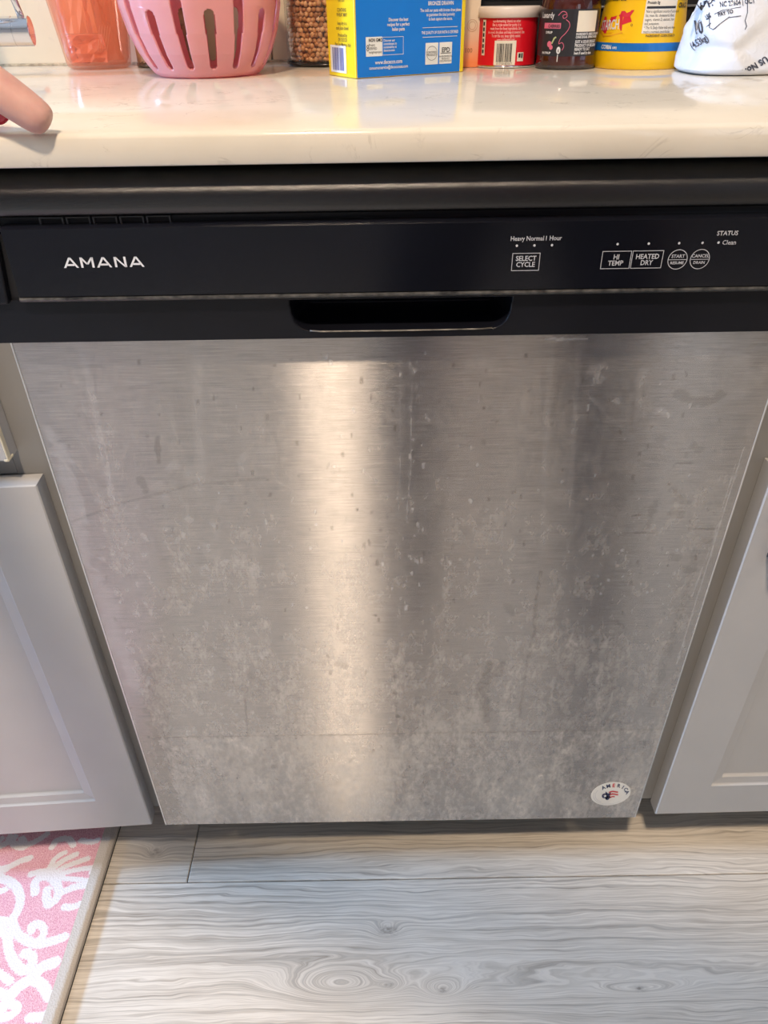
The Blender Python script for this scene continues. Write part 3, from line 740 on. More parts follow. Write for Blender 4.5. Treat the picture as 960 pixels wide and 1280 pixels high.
scrolls = [([(-60,372),(0,385),(60,402),(108,450),(125,520),(104,590),(78,640),(95,705),(140,752),(220,785),(300,775),(395,745)], .0044),
 ([(225,780),(262,740),(268,690),(228,662),(192,678),(196,706)], .0034), ([(-80,655),(0,640),(60,655)], .0035),
 ([(0,690),(42,740),(56,830),(90,905),(145,950),(190,925),(198,865),(150,845)], .0046), ([(-60,330),(40,318),(120,280),(185,258)], .0030),
 ([(190,358),(260,340),(340,345)], .0030), ([(215,470),(215,410),(250,378),(310,380),(355,430),(352,500),(300,545),(285,500),(290,455)], .0042),
 ([(300,345),(380,280),(470,235)], .0026), ([(330,350),(430,300),(540,262)], .0024), ([(350,365),(450,335),(560,318)], .0022), ([(300,330),(340,260),(400,225)], .0022), ([(360,380),(460,390),(560,400)], .0022),
 ([(380,470),(450,440),(530,425)], .0034), ([(395,560),(450,560),(520,530)], .0032), ([(560,350),(600,300)], .0020),
 ([(-40,1230),(30,1160),(90,1070),(190,1000),(260,930),(340,900)], .0056), ([(200,1005),(260,1040),(300,1110)], .0050), ([(0,1085),(45,1110),(90,1090)], .0040), ([(-30,960),(20,985),(60,1020)], .0035),
 ([(0,1240),(60,1230),(110,1180),(60,1150)], .0035), ([(180,1240),(260,1235),(320,1200)], .0040), ([(60,130),(95,180),(150,190),(135,140)], .0035), ([(140,190),(230,150),(290,110)], .0030), ([(320,190),(350,150),(420,140),(450,180)], .0030), ([(500,150),(560,160),(600,150)], .0028), ([(-60,520),(-20,470),(30,455)], .003)]
pieces = [(smoothpts(fm(p)), w) for p, w in scrolls]
allp = list(pieces)
# the pattern repeats leftwards and towards the room, mirrored
cxm = onZ(0, 1160, MH).x - .035
for mir, dy in ((1, 0), (1, -.27), (0, -.27), (2, 0), (2, -.27), (0, .27)):
    for p, w in pieces:
        if mir == 0: allp.append(([(x, y+dy) for x, y in p], w))
        elif mir == 1: allp.append(([(2*cxm - x, y+dy) for x, y in p], w))
        else: allp.append(([(x-.39, y+dy) for x, y in p], w))
sd = np.full(AX.shape, 9.0)
for p, w in allp:
    P0 = np.array(p); bx0, bx1 = P0[:, 0].min()-.02, P0[:, 0].max()+.02; by0, by1 = P0[:, 1].min()-.02, P0[:, 1].max()+.02
    i0, i1 = np.searchsorted(xs, [bx0, bx1]); j0, j1 = np.searchsorted(ys, [by0, by1])
    if i1-i0 < 2 or j1-j0 < 2: continue
    n = len(p); sub = seg_field(AX[j0:j1, i0:i1], AY[j0:j1, i0:i1], p) - w - .0010
    sd[j0:j1, i0:i1] = np.minimum(sd[j0:j1, i0:i1], sub)
sd = np.clip(sd, -.01, .02)
bw = .0165
bord = np.minimum.reduce([AX-MX0, MX1-AX, AY-MY0, MY1-AY]) - bw
hgt = MH - .004*np.clip(1 - (bord+bw)/.006, 0, 1)**2
V = np.stack([AX, AY, hgt], -1).reshape(-1, 3); idx = np.arange(nx*ny).reshape(ny, nx)
Fq = np.stack([idx[:-1, :-1], idx[:-1, 1:], idx[1:, 1:], idx[1:, :-1]], -1).reshape(-1, 4)
me = grid_mesh('printed_cover', V, Fq)
for nm, ar in (('scroll', sd), ('border', bord)):
    at = me.attributes.new(nm, 'FLOAT', 'POINT'); at.data.foreach_set('value', ar.ravel().astype(np.float32))
me.polygons.foreach_set('use_smooth', [True]*len(me.polygons))
mo = bpy.data.objects.new('printed_cover', me); link(mo); me.materials.append(M['mat']); put(mo, mtE)
mb = MB(); mb.box((MX0, MY0, .0012), (MX1, MY1, MH-.0045)); mb.build('foam_base', M['mat_edge'], mtE)
mb = MB(); mb.box((MX0-.0008, MY0-.0008, 0.0003), (MX1+.0008, MY1+.0008, .0014)); mb.build('rubber_backing', M['black_matte'], mtE)

# ------------------------------------------------------------------ things on the worktop
T = CT1 + .0003
# faucet
fc = empty('faucet', (-.475, .40, T), 'chrome side-handle kitchen faucet at the left end of the worktop', 'faucet')
mb = MB(); mb.lathe([(.030, T), (.030, T+.006), (.026, T+.010), (.024, T+.012), (.024, T+.075), (.020, T+.085), (.016, T+.09)], (-.475, .40, 0), 36); autosmooth(mb.build('faucet_body', M['chrome'], fc))
zc = .9575
mb = MB(); mb.lathe([(.0110, -.06), (.0138, -.058), (.0138, -.0180), (.0131, -.0176), (.0131, -.0170), (.0138, -.0166), (.0138, -.0006), (.0130, 0)], (0, 0, 0), 40, 'X'); mb.v = [tuple(Matrix.Rotation(math.radians(9), 3, 'Z') @ Vector(p) + Vector((-.3855, .402, zc))) for p in mb.v]; autosmooth(fix_normals(mb.build('handle_barrel', M['chrome'], fc)))
mb = MB(); mb.tube([(-.3925, .40, zc+.012), (-.3965, .40, .990), (-.4040, .40, 1.030), (-.408, .40, 1.055)], [.0036, .0034, .0032, .003], 14); mb.build('lever', M['chrome'], fc, True)
mb = MB(); mb.tube([(-.475, .40, 1.00)] + [(-.475, .40 - .10 + .10*math.cos(a), 1.20 + .10*math.sin(a)) for a in [k*PI/10 for k in range(11)]] + [(-.475, .20, 1.12)], .011, 16); mb.build('spout', M['chrome'], fc, True)

# orange tumbler with folded clear packets inside
def glassy(name, col, rough=.05, trans=.9, ior=1.45, tint=None):
    # thin-walled clear material: tinted see-through + a translucent body colour + fresnel gloss
    m, nt, b = mat(name); nt.nodes.remove(b)
    tr_ = N(nt, 'ShaderNodeBsdfTransparent'); tr_.inputs[0].default_value = (*(tint or col), 1)
    df = N(nt, 'ShaderNodeBsdfDiffuse'); tl = N(nt, 'ShaderNodeBsdfTranslucent')
    for q in (df, tl): q.inputs[0].default_value = (*col, 1)
    md = N(nt, 'ShaderNodeMixShader'); md.inputs[0].default_value = .5; L(nt, df.outputs[0], md.inputs[1]); L(nt, tl.outputs[0], md.inputs[2])
    m1 = N(nt, 'ShaderNodeMixShader'); m1.inputs[0].default_value = trans; L(nt, md.outputs[0], m1.inputs[1]); L(nt, tr_.outputs[0], m1.inputs[2])
    gs = N(nt, 'ShaderNodeBsdfGlossy'); gs.inputs['Roughness'].default_value = rough
    lw = N(nt, 'ShaderNodeLayerWeight'); fr_o = math_(nt, 'ADD', .035, math_(nt, 'MULTIPLY', math_(nt, 'POWER', lw.outputs['Facing'], 5.0), .7))
    m2 = N(nt, 'ShaderNodeMixShader'); L(nt, fr_o, m2.inputs[0]); L(nt, m1.outputs[0], m2.inputs[1]); L(nt, gs.outputs[0], m2.inputs[2])
    L(nt, m2.outputs[0], nt.nodes['Material Output'].inputs['Surface'])
    v = coords(nt); bb_ = N(nt, 'ShaderNodeBump'); bb_.inputs['Strength'].default_value = .1; bb_.inputs['Distance'].default_value = .001; L(nt, noise(nt, v, 40, 2), bb_.inputs['Height']); L(nt, bb_.outputs[0], gs.inputs['Normal'])
    return m
ot = empty('orange_tumbler', (-.3560, .5200, T), 'translucent orange plastic tumbler holding folded clear packets', 'tumbler')
tcx, tcy = -.3580, .5200
def shell(r0, r1, h, th, base=.004):
    o = [(.001, 0), (r0-.006, 0), (r0-.0015, .0022), (r0, .006)]
    o += [(r0+(r1-r0)*k/8, .006+(h-.006)*k/8) for k in range(1, 9)]
    i_ = [(r1-th, h), (r0-th, .010), (r0-th-.004, base), (.001, base)]
    return o + i_
mb = MB(); mb.lathe([(r, T+h) for r, h in shell(.0385, .0540, .140, .0022)], (tcx, tcy, 0), 64, caps=False); autosmooth(fix_normals(mb.build('cup', glassy('orange_plastic', (1.0, .40, .24), .08, .80, 1.45, (1.0, .84, .75)), ot)), 40)
def crumple(c, w, h, d, seed, n=7, ang=0, yoff=0):
    r = random.Random(seed); vs = []; fs = []
    for j in range(n):
        for i in range(n):
            u = (i/(n-1)-.5)*w; v_ = j/(n-1)*h
            vs.append((c[0]+u*math.cos(ang), c[1]+u*math.sin(ang)+r.uniform(-d, d), c[2]+v_))
    for j in range(n-1):
        for i in range(n-1): fs.append([j*n+i, j*n+i+1, (j+1)*n+i+1, (j+1)*n+i])
    return vs, fs
pm = simple('peach_paper', (.93, .62, .45), .6)
mb = MB(); mb.add(*crumple((tcx-.012, tcy-.012, T+.036), .040, .11, .003, 2, ang=.1)); o = mb.build('packet', pm, ot); so_ = o.modifiers.new('s', 'SOLIDIFY'); so_.thickness = .003
cf_ = glassy('clear_film', (.98, .74, .62), .15, .45)
mb = MB(); mb.add(*crumple((tcx+.014, tcy-.006, T+.008), .034, .10, .005, 4, ang=.5)); o = mb.build('packet', cf_, ot); o.modifiers.new('s', 'SOLIDIFY').thickness = .001
mb = MB(); mb.add(*crumple((tcx-.004, tcy-.022, T+.007), .045, .028, .005, 5, ang=-.05)); o = mb.build('packet', simple('salmon_film', (.85, .42, .30), .35), ot); o.modifiers.new('s', 'SOLIDIFY').thickness = .001
mb = MB(); mb.add(*crumple((tcx-.012, tcy-.017, T+.006), .016, .020, .003, 6, ang=.2)); o = mb.build('packet', simple('mauve_film', (.42, .22, .26), .35), ot); o.modifiers.new('s', 'SOLIDIFY').thickness = .001
ltp = Print(lambda u, v: (tcx+.006+u, tcy-.031 + u*.9, T+.018+v))
for k in range(5): ltp.line([(.004+k*.0020, 0), (.010+k*.0026, .026)], .0005)
ltp.build('packet_print', M['print_white'], ot)

# ribbed brown jar
rj = empty('ribbed_jar', (-.2745, .538, T), 'ribbed brown glass jar half hidden behind the pink basket', 'jar')
def fluted(r, h0, h1, c, n=28, dep=.0034, seg=6):
    vs = []; fs = []; m_ = n*seg; hs2 = [h0, h0+(h1-h0)*.04, h1*.5+h0*.5, h1-(h1-h0)*.04, h1]
    for j, h in enumerate(hs2):
        for k in range(m_):
            a = 2*PI*k/m_; rr_ = r - (0 if j in (0, 4) else dep*(.5-.5*math.cos(n*a)))
            vs.append((c[0]+rr_*math.cos(a), c[1]+rr_*math.sin(a), h))
    for j in range(4):
        for k in range(m_): k2 = (k+1) % m_; fs.append([j*m_+k, j*m_+k2, (j+1)*m_+k2, (j+1)*m_+k])
    fs.append([k for k in reversed(range(m_))]); fs.append([4*m_+k for k in range(m_)])
    return vs, fs
mb = MB(); mb.add(*fluted(.040, T+.005, T+.044, (-.2745, .538))); autosmooth(mb.build('jar_body', simple('amber_brown_glass', (.36, .20, .12), .12, var=.4, nscale=60), rj), 60)
mb = MB(); mb.lathe([(.0395, T), (.0412, T+.0008), (.0412, T+.004), (.039, T+.006)], (-.2745, .538, 0), 48); mb.build('base_rim', simple('dark_rim', (.06, .045, .03), .25), rj, True)
mb = MB(); mb.lathe([(.040, T+.043), (.0415, T+.046), (.0415, T+.050), (.040, T+.052), (.041, T+.056), (.041, T+.095), (.001, T+.097)], (-.2745, .538, 0), 48); mb.build('jar_neck', bpy.data.materials['amber_brown_glass'], rj, True)

# pink slotted basket
pb = empty('pink_basket', (-.203, .408, T), 'glossy pink plastic basket with tall rounded slots, second from left', 'basket')
bcx, bcy = -.2000, .3980
def brad(h):
    H = [0, .001, .004, .010, .022, .040, .062, .085, .120, .150]; Rr = [.050, .0550, .0590, .0635, .0710, .0785, .0835, .0855, .0850, .083]
    return float(np.interp(h, H, Rr))
NA, NH = 544, 170; Hh = .150
slots_per = 17
def in_slot(a, h):
    s = 2*PI/slots_per; k = math.floor(a/s); da = (a/s - k - .5)*s*brad(h)
    lo_, hi_ = .0075, (.072 if k % 2 == 0 else .060)
    if k % 2 == 1 and ((da)**2 + (h-.083)**2) < .0105**2: return True
    w = .0034 + .0020*min(1, h/.05)
    if abs(da) > w: return False
    if h < lo_ + w: return da*da + (h-lo_-w)**2 < w*w
    if h > hi_ - w: return da*da + (h-hi_+w)**2 < w*w
    return True
hs3 = sorted(set([0, .0006, .0015, .003] + [Hh*k/NH for k in range(2, NH+1)]))
vs = []; fs = []
for h in hs3:
    r = brad(h)
    for k in range(NA): a = 2*PI*k/NA; vs.append((bcx+r*math.cos(a), bcy+r*math.sin(a), T+h))
for j in range(len(hs3)-1):
    for k in range(NA):
        a = 2*PI*(k+.5)/NA; h = (hs3[j]+hs3[j+1])/2
        if in_slot(a, h): continue
        k2 = (k+1) % NA; fs.append([j*NA+k, j*NA+k2, (j+1)*NA+k2, (j+1)*NA+k])
c0 = len(vs); vs.append((bcx, bcy, T)); fs += [[c0, (k+1) % NA, k] for k in range(NA)]
m, nt, b = mat('pink_plastic'); v = coords(nt)
L(nt, ramp(nt, noise(nt, v, 8, 2), [(.3, (.96, .52, .53)), (.7, (.99, .60, .61))]), b.inputs['Base Color']); b.inputs['Roughness'].default_value = .16
b.inputs['Subsurface Weight'].default_value = .15; b.inputs['Subsurface Scale'].default_value = .01; b.inputs['Coat Weight'].default_value = .3
tlp = N(nt, 'ShaderNodeBsdfTranslucent'); tlp.inputs[0].default_value = (.95, .50, .50, 1); mp_ = N(nt, 'ShaderNodeMixShader'); mp_.inputs[0].default_value = .5; L(nt, b.outputs[0], mp_.inputs[1]); L(nt, tlp.outputs[0], mp_.inputs[2]); L(nt, mp_.outputs[0], nt.nodes['Material Output'].inputs['Surface'])
M['pink'] = m
mb = MB(); mb.add(vs, fs); bo = mb.build('basket_wall', m, pb, True); sm = bo.modifiers.new('smooth', 'SMOOTH'); sm.iterations = 0; sl = bo.modifiers.new('thickness', 'SOLIDIFY'); sl.thickness = .0024; sl.offset = -1
tr = MB(); tr.lathe([(.0840, T+.148), (.0875, T+.150), (.0880, T+.154), (.0840, T+.156), (.0815, T+.153), (.0820, T+.148)], (bcx, bcy, 0), 72); tr.build('basket_rim', m, pb, True)

# jar of brown kernels
kj = empty('storage_jar', (-.092, .5250, T), 'clear glass jar full of brown lentils between basket and pasta box', 'jar')
jx, jy, jr = -.0770, .5215, .0480
mb = MB(); mb.lathe([(.001, T), (jr-.004, T), (jr, T+.003), (jr, T+.15), (jr-.012, T+.165), (jr-.012, T+.18), (jr-.0145, T+.18), (jr-.0145, T+.165), (jr-.0025, T+.15), (jr-.0025, T+.006), (jr-.006, T+.0035), (.001, T+.0035)], (jx, jy, 0), 64, caps=False)
autosmooth(fix_normals(mb.build('glass_jar', glassy('jar_glass', (.97, .97, .95), .02, .98), kj)), 40)
mb = MB(); mb.lathe([(.001, T-.0002), (jr-.003, T-.0002), (jr+.0006, T+.0015), (jr+.0006, T+.0032), (jr-.001, T+.0036)], (jx, jy, 0), 64, caps=False); mb.build('base_shadow_ring', simple('base_shadow_dark', (.02, .017, .015), .2), kj, True)  # dark ring stands in for the shadow at the jar's foot
mb = MB(); mb.lathe([(jr-.010, T+.172), (jr-.009, T+.172), (jr-.009, T+.19), (jr-.012, T+.193), (.001, T+.193)], (jx, jy, 0), 48); mb.build('lid', M['chrome'], kj, True)
core = MB(); core.lathe([(.001, T+.0045), (jr-.008, T+.0045), (jr-.008, T+.145), (.001, T+.145)], (jx, jy, 0), 40, caps=False)
ico = bmesh.new(); bmesh.ops.create_icosphere(ico, subdivisions=1, radius=1); iv = [tuple(v.co) for v in ico.verts]; if_ = [[v.index for v in f.verts] for f in ico.faces]; ico.free()
kern = MB(); rk = random.Random(11)
for row in range(28):
    for k in range(48):
        a = 2*PI*(k+.5*(row % 2))/48 + rk.uniform(-.025, .025); 
        rr_ = jr - .0058 + rk.uniform(-.0012, .0006); z = T + .0070 + row*.0050 + rk.uniform(-.0010, .0010)
        if math.sin(a) > .35: continue
        Rm = Matrix.Rotation(rk.uniform(0, PI), 3, 'X') @ Matrix.Rotation(rk.uniform(0, PI), 3, 'Z'); s3 = (rk.uniform(.0034, .0041), rk.uniform(.0030, .0036), rk.uniform(.0022, .0028))
        kern.add([(Rm @ Vector((p[0]*s3[0], p[1]*s3[1], p[2]*s3[2]))) + Vector((jx+rr_*math.cos(a), jy+rr_*math.sin(a), z)) for p in iv], if_)
m, nt, b = mat('kernels'); g = N(nt, 'ShaderNodeNewGeometry')
L(nt, ramp(nt, g.outputs['Random Per Island'], [(0, (.34, .14, .05)), (.45, (.62, .29, .12)), (1, (.85, .50, .27))]), b.inputs['Base Color']); b.inputs['Roughness'].default_value = .35
ko = kern.build('lentils', m, kj, True); tag(ko, kind='stuff')
core.build('lentil_core', simple('lentil_core_brown', (.16, .07, .03), .7), kj)

# pasta box
pbx = empty('pasta_box', (-.0365, .3152, T), 'blue pasta carton with yellow sides and small white print', 'box')
A = Vector((-.0365, .3152, 0)); U = Vector((.114, .0659, 0)).normalized(); Wd = Vector((-.0659, .114, 0)).normalized()
bw_, bd_, bh_ = .1325, .0592, .185
def bp(u, w, z): p = A + U*u + Wd*w; return (p.x, p.y, T+z)
mb = MB(); mb.add([bp(0,0,0), bp(bw_,0,0), bp(bw_,bd_,0), bp(0,bd_,0), bp(0,0,bh_), bp(bw_,0,bh_), bp(bw_,bd_,bh_), bp(0,bd_,bh_)], [[0,3,2,1],[4,5,6,7],[0,1,5,4],[1,2,6,5],[2,3,7,6],[3,0,4,7]])
M['yellow'] = simple('yellow_carton', (.90, .66, .012), .35, var=.04)
fix_normals(mb.build('carton', M['yellow'], pbx, bevel=.0008, seg=2))
ff = Print(lambda u, v: bp(u, -.0003, v)); ff.rect(.0015, .0006, bw_-.0050, bh_-.001); ff.build('blue_face', simple('blue_carton', (.005, .20, .72), .32, var=.03), pbx)
wp = Print(lambda u, v: bp(u, -.0006, v))
wp.text('Discover the best\nrecipes for a perfect\nItalian pasta', .0500, .0475, .0040, 'CENTER', bold=.00010, line=1.0, sx=.80)
wp.text('www.dececco.com', .0385, .0115, .0050, 'CENTER', bold=.00010, sx=.84); wp.text('consumerservice@dececcousa.com', .0385, .0072, .0040, 'CENTER', bold=.00008, sx=.80)
wp.text('The best ingredients come\nfrom the majestic mountains,\nat a temperature of less than 12 °C\nensuring perfect firmness when cooked', .1010, .0840, .0040, 'CENTER', bold=.00010, line=.95, sx=.72)
wp.text('THEN WE', .1010, .0650, .0036, 'CENTER', bold=.00008, sx=.85); wp.text('BRONZE DRAWN', .1010, .0600, .0046, 'CENTER', bold=.00016, sx=.85)
wp.text('The craft our pasta with bronze draw plates\nto guarantee the ideal porosity\nto best capture the sauce.', .1010, .0545, .0039, 'CENTER', bold=.00008, line=.95, sx=.72)
wp.rect(.0790, .0408, .1225, .0413); wp.rect(.0790, .0326, .1225, .0331); wp.text('THE QUALITY OF OUR PASTA IS CERTIFIED', .1008, .0355, .0036, 'CENTER', bold=.00008, sx=.66)
wp.frame(.0310, .0190, .0560, .0345, .0004); wp.text('Discover our\ncommitment to\nsustainability at\ndececco.com', .0325, .0305, .0031, 'LEFT', bold=.00006, line=.90, sx=.8)
wp.text('—', .0225, .0640, .006, 'CENTER'); wp.rect(.0385, .0665, .0450, .0685)
wp.build('box_lettering', M['print_white'], pbx)
simple('patch_white', (.84, .85, .82), .4)
for r_ in ((.0120, .0185, .0308, .0350), (.0830, .0085, .0990, .0278), (.1005, .0085, .1165, .0278), (.0100, .0740, .0590, .0980)):
    wr = Print(lambda u, v: bp(u, -.0005, v)); wr.rect(*r_); wr.build('white_patch', bpy.data.materials['patch_white'], pbx)
rp = Print(lambda u, v: bp(u, -.0006, v)); rp.rect(.0450, .0665, .0490, .0685); rp.build('red_patch', simple('patch_red', (.75, .10, .12), .4), pbx)
bk = Print(lambda u, v: bp(u, -.0008, v)); 
bk.text('NON GMO', .0152, .0308, .0042, bold=.0001, sx=.75); bk.text('Project\nVERIFIED\nnongmoproject', .0152, .0272, .0032, line=.95, sx=.75)
bk.ring(.0140, .0270, .0008, .0013); bk.ring(.0140, .0245, .0008, .0013); bk.ring(.0910, .0185, .0064, .0067, sy=.95); bk.text('CERTIFIED\nPRODUCT', .0910, .0185, .0026, 'CENTER', line=.9)
bk.text('EPD', .1085, .0190, .0060, 'CENTER', bold=.0001); bk.rect(.1020, .0178, .1150, .0183); bk.text('ENVIRONMENTAL\nPRODUCT\nDECLARATION', .1085, .0145, .0022, 'CENTER', line=.95)
bk.rect(.0115, .0765, .0575, .0785)
rq = random.Random(3)
for k in range(12): u_ = .013+k*.0037; bk.rect(u_, .0785, u_+.0022, .082+rq.uniform(.002, .012))
bk.ring(.020, .0835, .0030, .0042, 16); bk.ring(.0345, .0830, .0030, .0042, 16); bk.rect(.0175, .088, .026, .095)
tag(bk.build('black_print', M['ink'], pbx), kind='stuff')
sp_ = Print(lambda u, v: bp(-.0004, bd_-u, v))
for (z, t_) in ((.0985, 'CAPELLINI\nangel hair\nnet weight 16 oz'), (.0800, 'INGREDIENTS: durum\nwheat semolina, niacin,\nferrous lactate, iron'), (.0640, 'folic acid'), (.0560, 'CONTAINS\nWHEAT MAY'), (.0450, 'keep dry in a\ncool place closed'), (.0350, 'Produced by\nDE CECCO\nFara San Martino, Italy')):
    sp_.text(t_, .034, z, .0042, 'CENTER', bold=.00006, line=.95, sx=.9)
sp_.build('side_lettering', simple('olive_ink', (.16, .10, .02), .5), pbx)
sq = Print(lambda u, v: bp(-.0004, bd_-u, v)); sq.rect(.006, .0035, .040, .0275); sq.build('barcode_patch', bpy.data.materials['patch_white'], pbx)
sq = Print(lambda u, v: bp(-.0007, bd_-u, v)); sq.barcode(.011, .0055, .036, .0255, 5, 17); sq.build('barcode', simple('barcode_blue', (.16, .18, .42), .5), pbx)

# cream carton behind
cc_ = empty('cream_carton', (.07, .455, T), 'cream carton fading to orange at its foot, behind the pasta box', 'carton')
m, nt, b = mat('cream_orange_card'); t = N(nt, 'ShaderNodeNewGeometry'); sx = N(nt, 'ShaderNodeSeparateXYZ'); L(nt, t.outputs['Position'], sx.inputs[0])
f_ = math_(nt, 'DIVIDE', math_(nt, 'SUBTRACT', sx.outputs[2], T), .045)
L(nt, ramp(nt, f_, [(.12, (.90, .27, .09)), (.95, (.80, .66, .52))]), b.inputs['Base Color']); b.inputs['Roughness'].default_value = .35
mb = MB(); mb.box((.030, .4375, T), (.1005, .475, T+.17)); mb.build('carton_body', m, cc_, bevel=.0008)
q_ = Print(lambda u, v: (.0950+u, .4370, T+v)); q_.ring(-.003, .040, .0055, .0058); q_.ring(-.003, .040, .0035, .0038); q_.text('100', -.006, .0145, .0060, 'CENTER', bold=.0001); q_.build('carton_print', simple('brown_orange_ink', (.50, .22, .10), .5), cc_)

# cylindrical label helper: u = arc length from the direction a0, v = height
def cyl(cx, cy, rfn, a0, off=.0004):
    def f(u, v):
        r = rfn(v) + off; a = a0 + u/rfn(v); return (cx + r*math.cos(a), cy + r*math.sin(a), T+v)
    return f
def facing(cx, cy): return math.atan2(CAM.y-cy, CAM.x-cx)
# red baking powder can
rcx, rcy, rr0 = .1325, .4505, .0345
rc2 = empty('red_can', (rcx, rcy, T), 'small red can with white plastic lid and barcode', 'can')
mb = MB(); mb.lathe([(rr0-.001, T), (rr0+.0002, T+.0006), (rr0+.0002, T+.0022), (rr0-.0004, T+.003)], (rcx, rcy, 0), 64); mb.build('can_rim', M['chrome'], rc2, True)
mb = MB(); mb.lathe([(rr0, T+.0025), (rr0, T+.0500)], (rcx, rcy, 0), 72); autosmooth(mb.build('can_body', simple('red_can_paint', (.72, .008, .020), .30, var=.04), rc2))
mb = MB(); mb.lathe([(rr0+.0008, T+.0470), (rr0+.0024, T+.0474), (rr0+.0022, T+.0555), (rr0+.0008, T+.0575), (rr0-.003, T+.0570), (.001, T+.0565)], (rcx, rcy, 0), 72, caps=False); mb.build('lid', simple('milky_lid', (.80, .70, .64), .30), rc2, True)
a0 = facing(rcx, rcy)
cp = Print(cyl(rcx, rcy, lambda v: rr0, a0)); cp.rect(-.0120, .0030, .0120, .0262, 12); cp.rect(.0142, .0065, .0218, .0150, 4); cp.rect(-.0290, .0120, -.0245, .0455, 3); cp.build('can_label_patch', simple('cream_patch', (.84, .78, .66), .4), rc2)
cp = Print(cyl(rcx, rcy, lambda v: rr0, a0)); cp.text('non-fermenting, there\'s no other\nlike it, triple tested for purity. It is\nmade from the finest ingredients. Store\nin a cool, dry place and keep it covered. Use\nTo stir the can, keep tightly sealed.\nwww.clabbergirl.com', 0, .0430, .0037, 'CENTER', bold=.00005, line=.92, sx=.62); cp.build('can_lettering', simple('pink_white_print', (.85, .55, .50), .5), rc2)
cp = Print(cyl(rcx, rcy, lambda v: rr0, a0, .0008)); cp.barcode(-.0090, .0060, .0085, .0235, 9, 22); cp.text('0 17100 00300 7', 0, .0036, .0026, 'CENTER', sx=.95)
for k in range(6): cp.rect(-.0280, .0140+k*.0052, -.0256, .0140+k*.0052+.0035)
cp.rect(.0155, .0100, .0180, .0140); cp.rect(.0188, .0095, .0206, .0142); cp.build('barcode', M['ink'], rc2)

# dark jar
dx0, dy0 = .1950, .4140
dj = empty('syrup_jar', (dx0, dy0, T), 'dark red glass jar with black label printed in white and pink', 'jar')
DH = [0, .0015, .004, .010, .045, .056, .064, .072, .078, .085, .110]; DR = [.0285, .0310, .0322, .0315, .0318, .0318, .0305, .0272, .0235, .0225, .0225]
drf = lambda h: float(np.interp(h, DH, DR))
m, nt, b = mat('dark_jam_glass'); v = coords(nt)
L(nt, ramp(nt, noise(nt, v, 18, 3), [(.35, (.030, .006, .006)), (.7, (.085, .018, .012))]), b.inputs['Base Color']); b.inputs['Roughness'].default_value = .08; b.inputs['Coat Weight'].default_value = .6
mb = MB(); mb.lathe([(drf(h), T+h) for h in DH] + [(.001, T+.110)], (dx0, dy0, 0), 72); autosmooth(mb.build('jar_body', m, dj), 50)
mb = MB(); mb.lathe([(.0300, T), (.0322, T+.001), (.0326, T+.003), (.0318, T+.0048)], (dx0, dy0, 0), 72, caps=False); mb.build('jar_foot', glassy('clear_foot', (.55, .5, .5), .1, .8), dj, True)
mb = MB(); mb.lathe([(.0240, T+.095), (.0255, T+.096), (.0255, T+.112), (.023, T+.114), (.001, T+.114)], (dx0, dy0, 0), 48); mb.build('lid', simple('gold_lid', (.55, .40, .16), .25, 1), dj, True)
a0 = facing(dx0, dy0)
lb = Print(cyl(dx0, dy0, drf, a0, .0003))
for k in range(10): lb.rect(-.042, .0125+k*.0042, .040, .0125+(k+1)*.0042, 30)
lb.build('label_band', simple('black_label', (.022, .022, .028), .35), dj)
cyf = cyl(dx0, dy0, drf, a0, .0006)
lw = Print(cyf); lw.rect(.0085, .0345, .0330, .0530, 12); lw.build('label_patch', bpy.data.materials['cream_patch'], dj)
lw = Print(cyf); lw.text('INGREDIENTS: HIBISCUS FLOWERS\nCANE SUGAR, SPRING WATER', .0085, .0315, .0030, bold=.0001, line=.9, sx=.72)
lw.text('JUST A SOUR DELIGHT\nPRODUCT OF BELGIUM\nREADY TO EAT\nbest if used by date', .0085, .0245, .0036, bold=.00012, line=.95, sx=.76)
lw.text('Luxardy', -.0165, .0470, .0070, 'RIGHT', sx=.8, bold=.0001); lw.text('SYRUP', -.0170, .0330, .0030, 'RIGHT', bold=.0001); lw.text('IN SYRUP', -.0170, .0145, .0028, 'RIGHT', bold=.0001)
lw.disc(-.0082, .0180, .0022, 16, 1.5); lw.line([(-.0085, .0140), (-.0085, .0075)], .0008)
lw.build('label_lettering', M['print_white'], dj)
lp = Print(cyf)
lp.rect(-.0290, .0375, -.0082, .0425, 10)
sw = [(-.0120, .0490), (-.0080, .0525), (-.0040, .0515), (-.0030, .0480), (-.0060, .0465), (-.0070, .0490), (-.0040, .0500)]
lp.line(smoothpts(sw), .0006); lp.line(smoothpts([(-.0035, .0455), (0, .0430), (.0008, .0390), (-.0020, .0340), (-.0070, .0290), (-.0085, .0240), (-.0050, .0250), (-.0030, .0215), (-.0045, .0180)]), .0006)
lp.disc(-.0195, .0235, .0028, 14); lp.disc(-.0170, .0205, .0022, 14); lp.build('label_flourish', simple('pink_print', (.72, .16, .26), .4), dj)
lp = Print(cyl(dx0, dy0, drf, a0, .0009)); lp.text('CHERRIES', -.0090, .0384, .0040, 'RIGHT', bold=.0001, sx=.8); lp.text('S', -.0082, .0163, .0034, 'CENTER', bold=.0001); lp.build('label_dark_text', M['ink'], dj)
lp = Print(cyf); lp.line([(-.0165, .0240), (-.0140, .0290), (-.0120, .0300)], .0016); lp.build('label_leaf', simple('leaf_green', (.45, .50, .25), .5), dj)

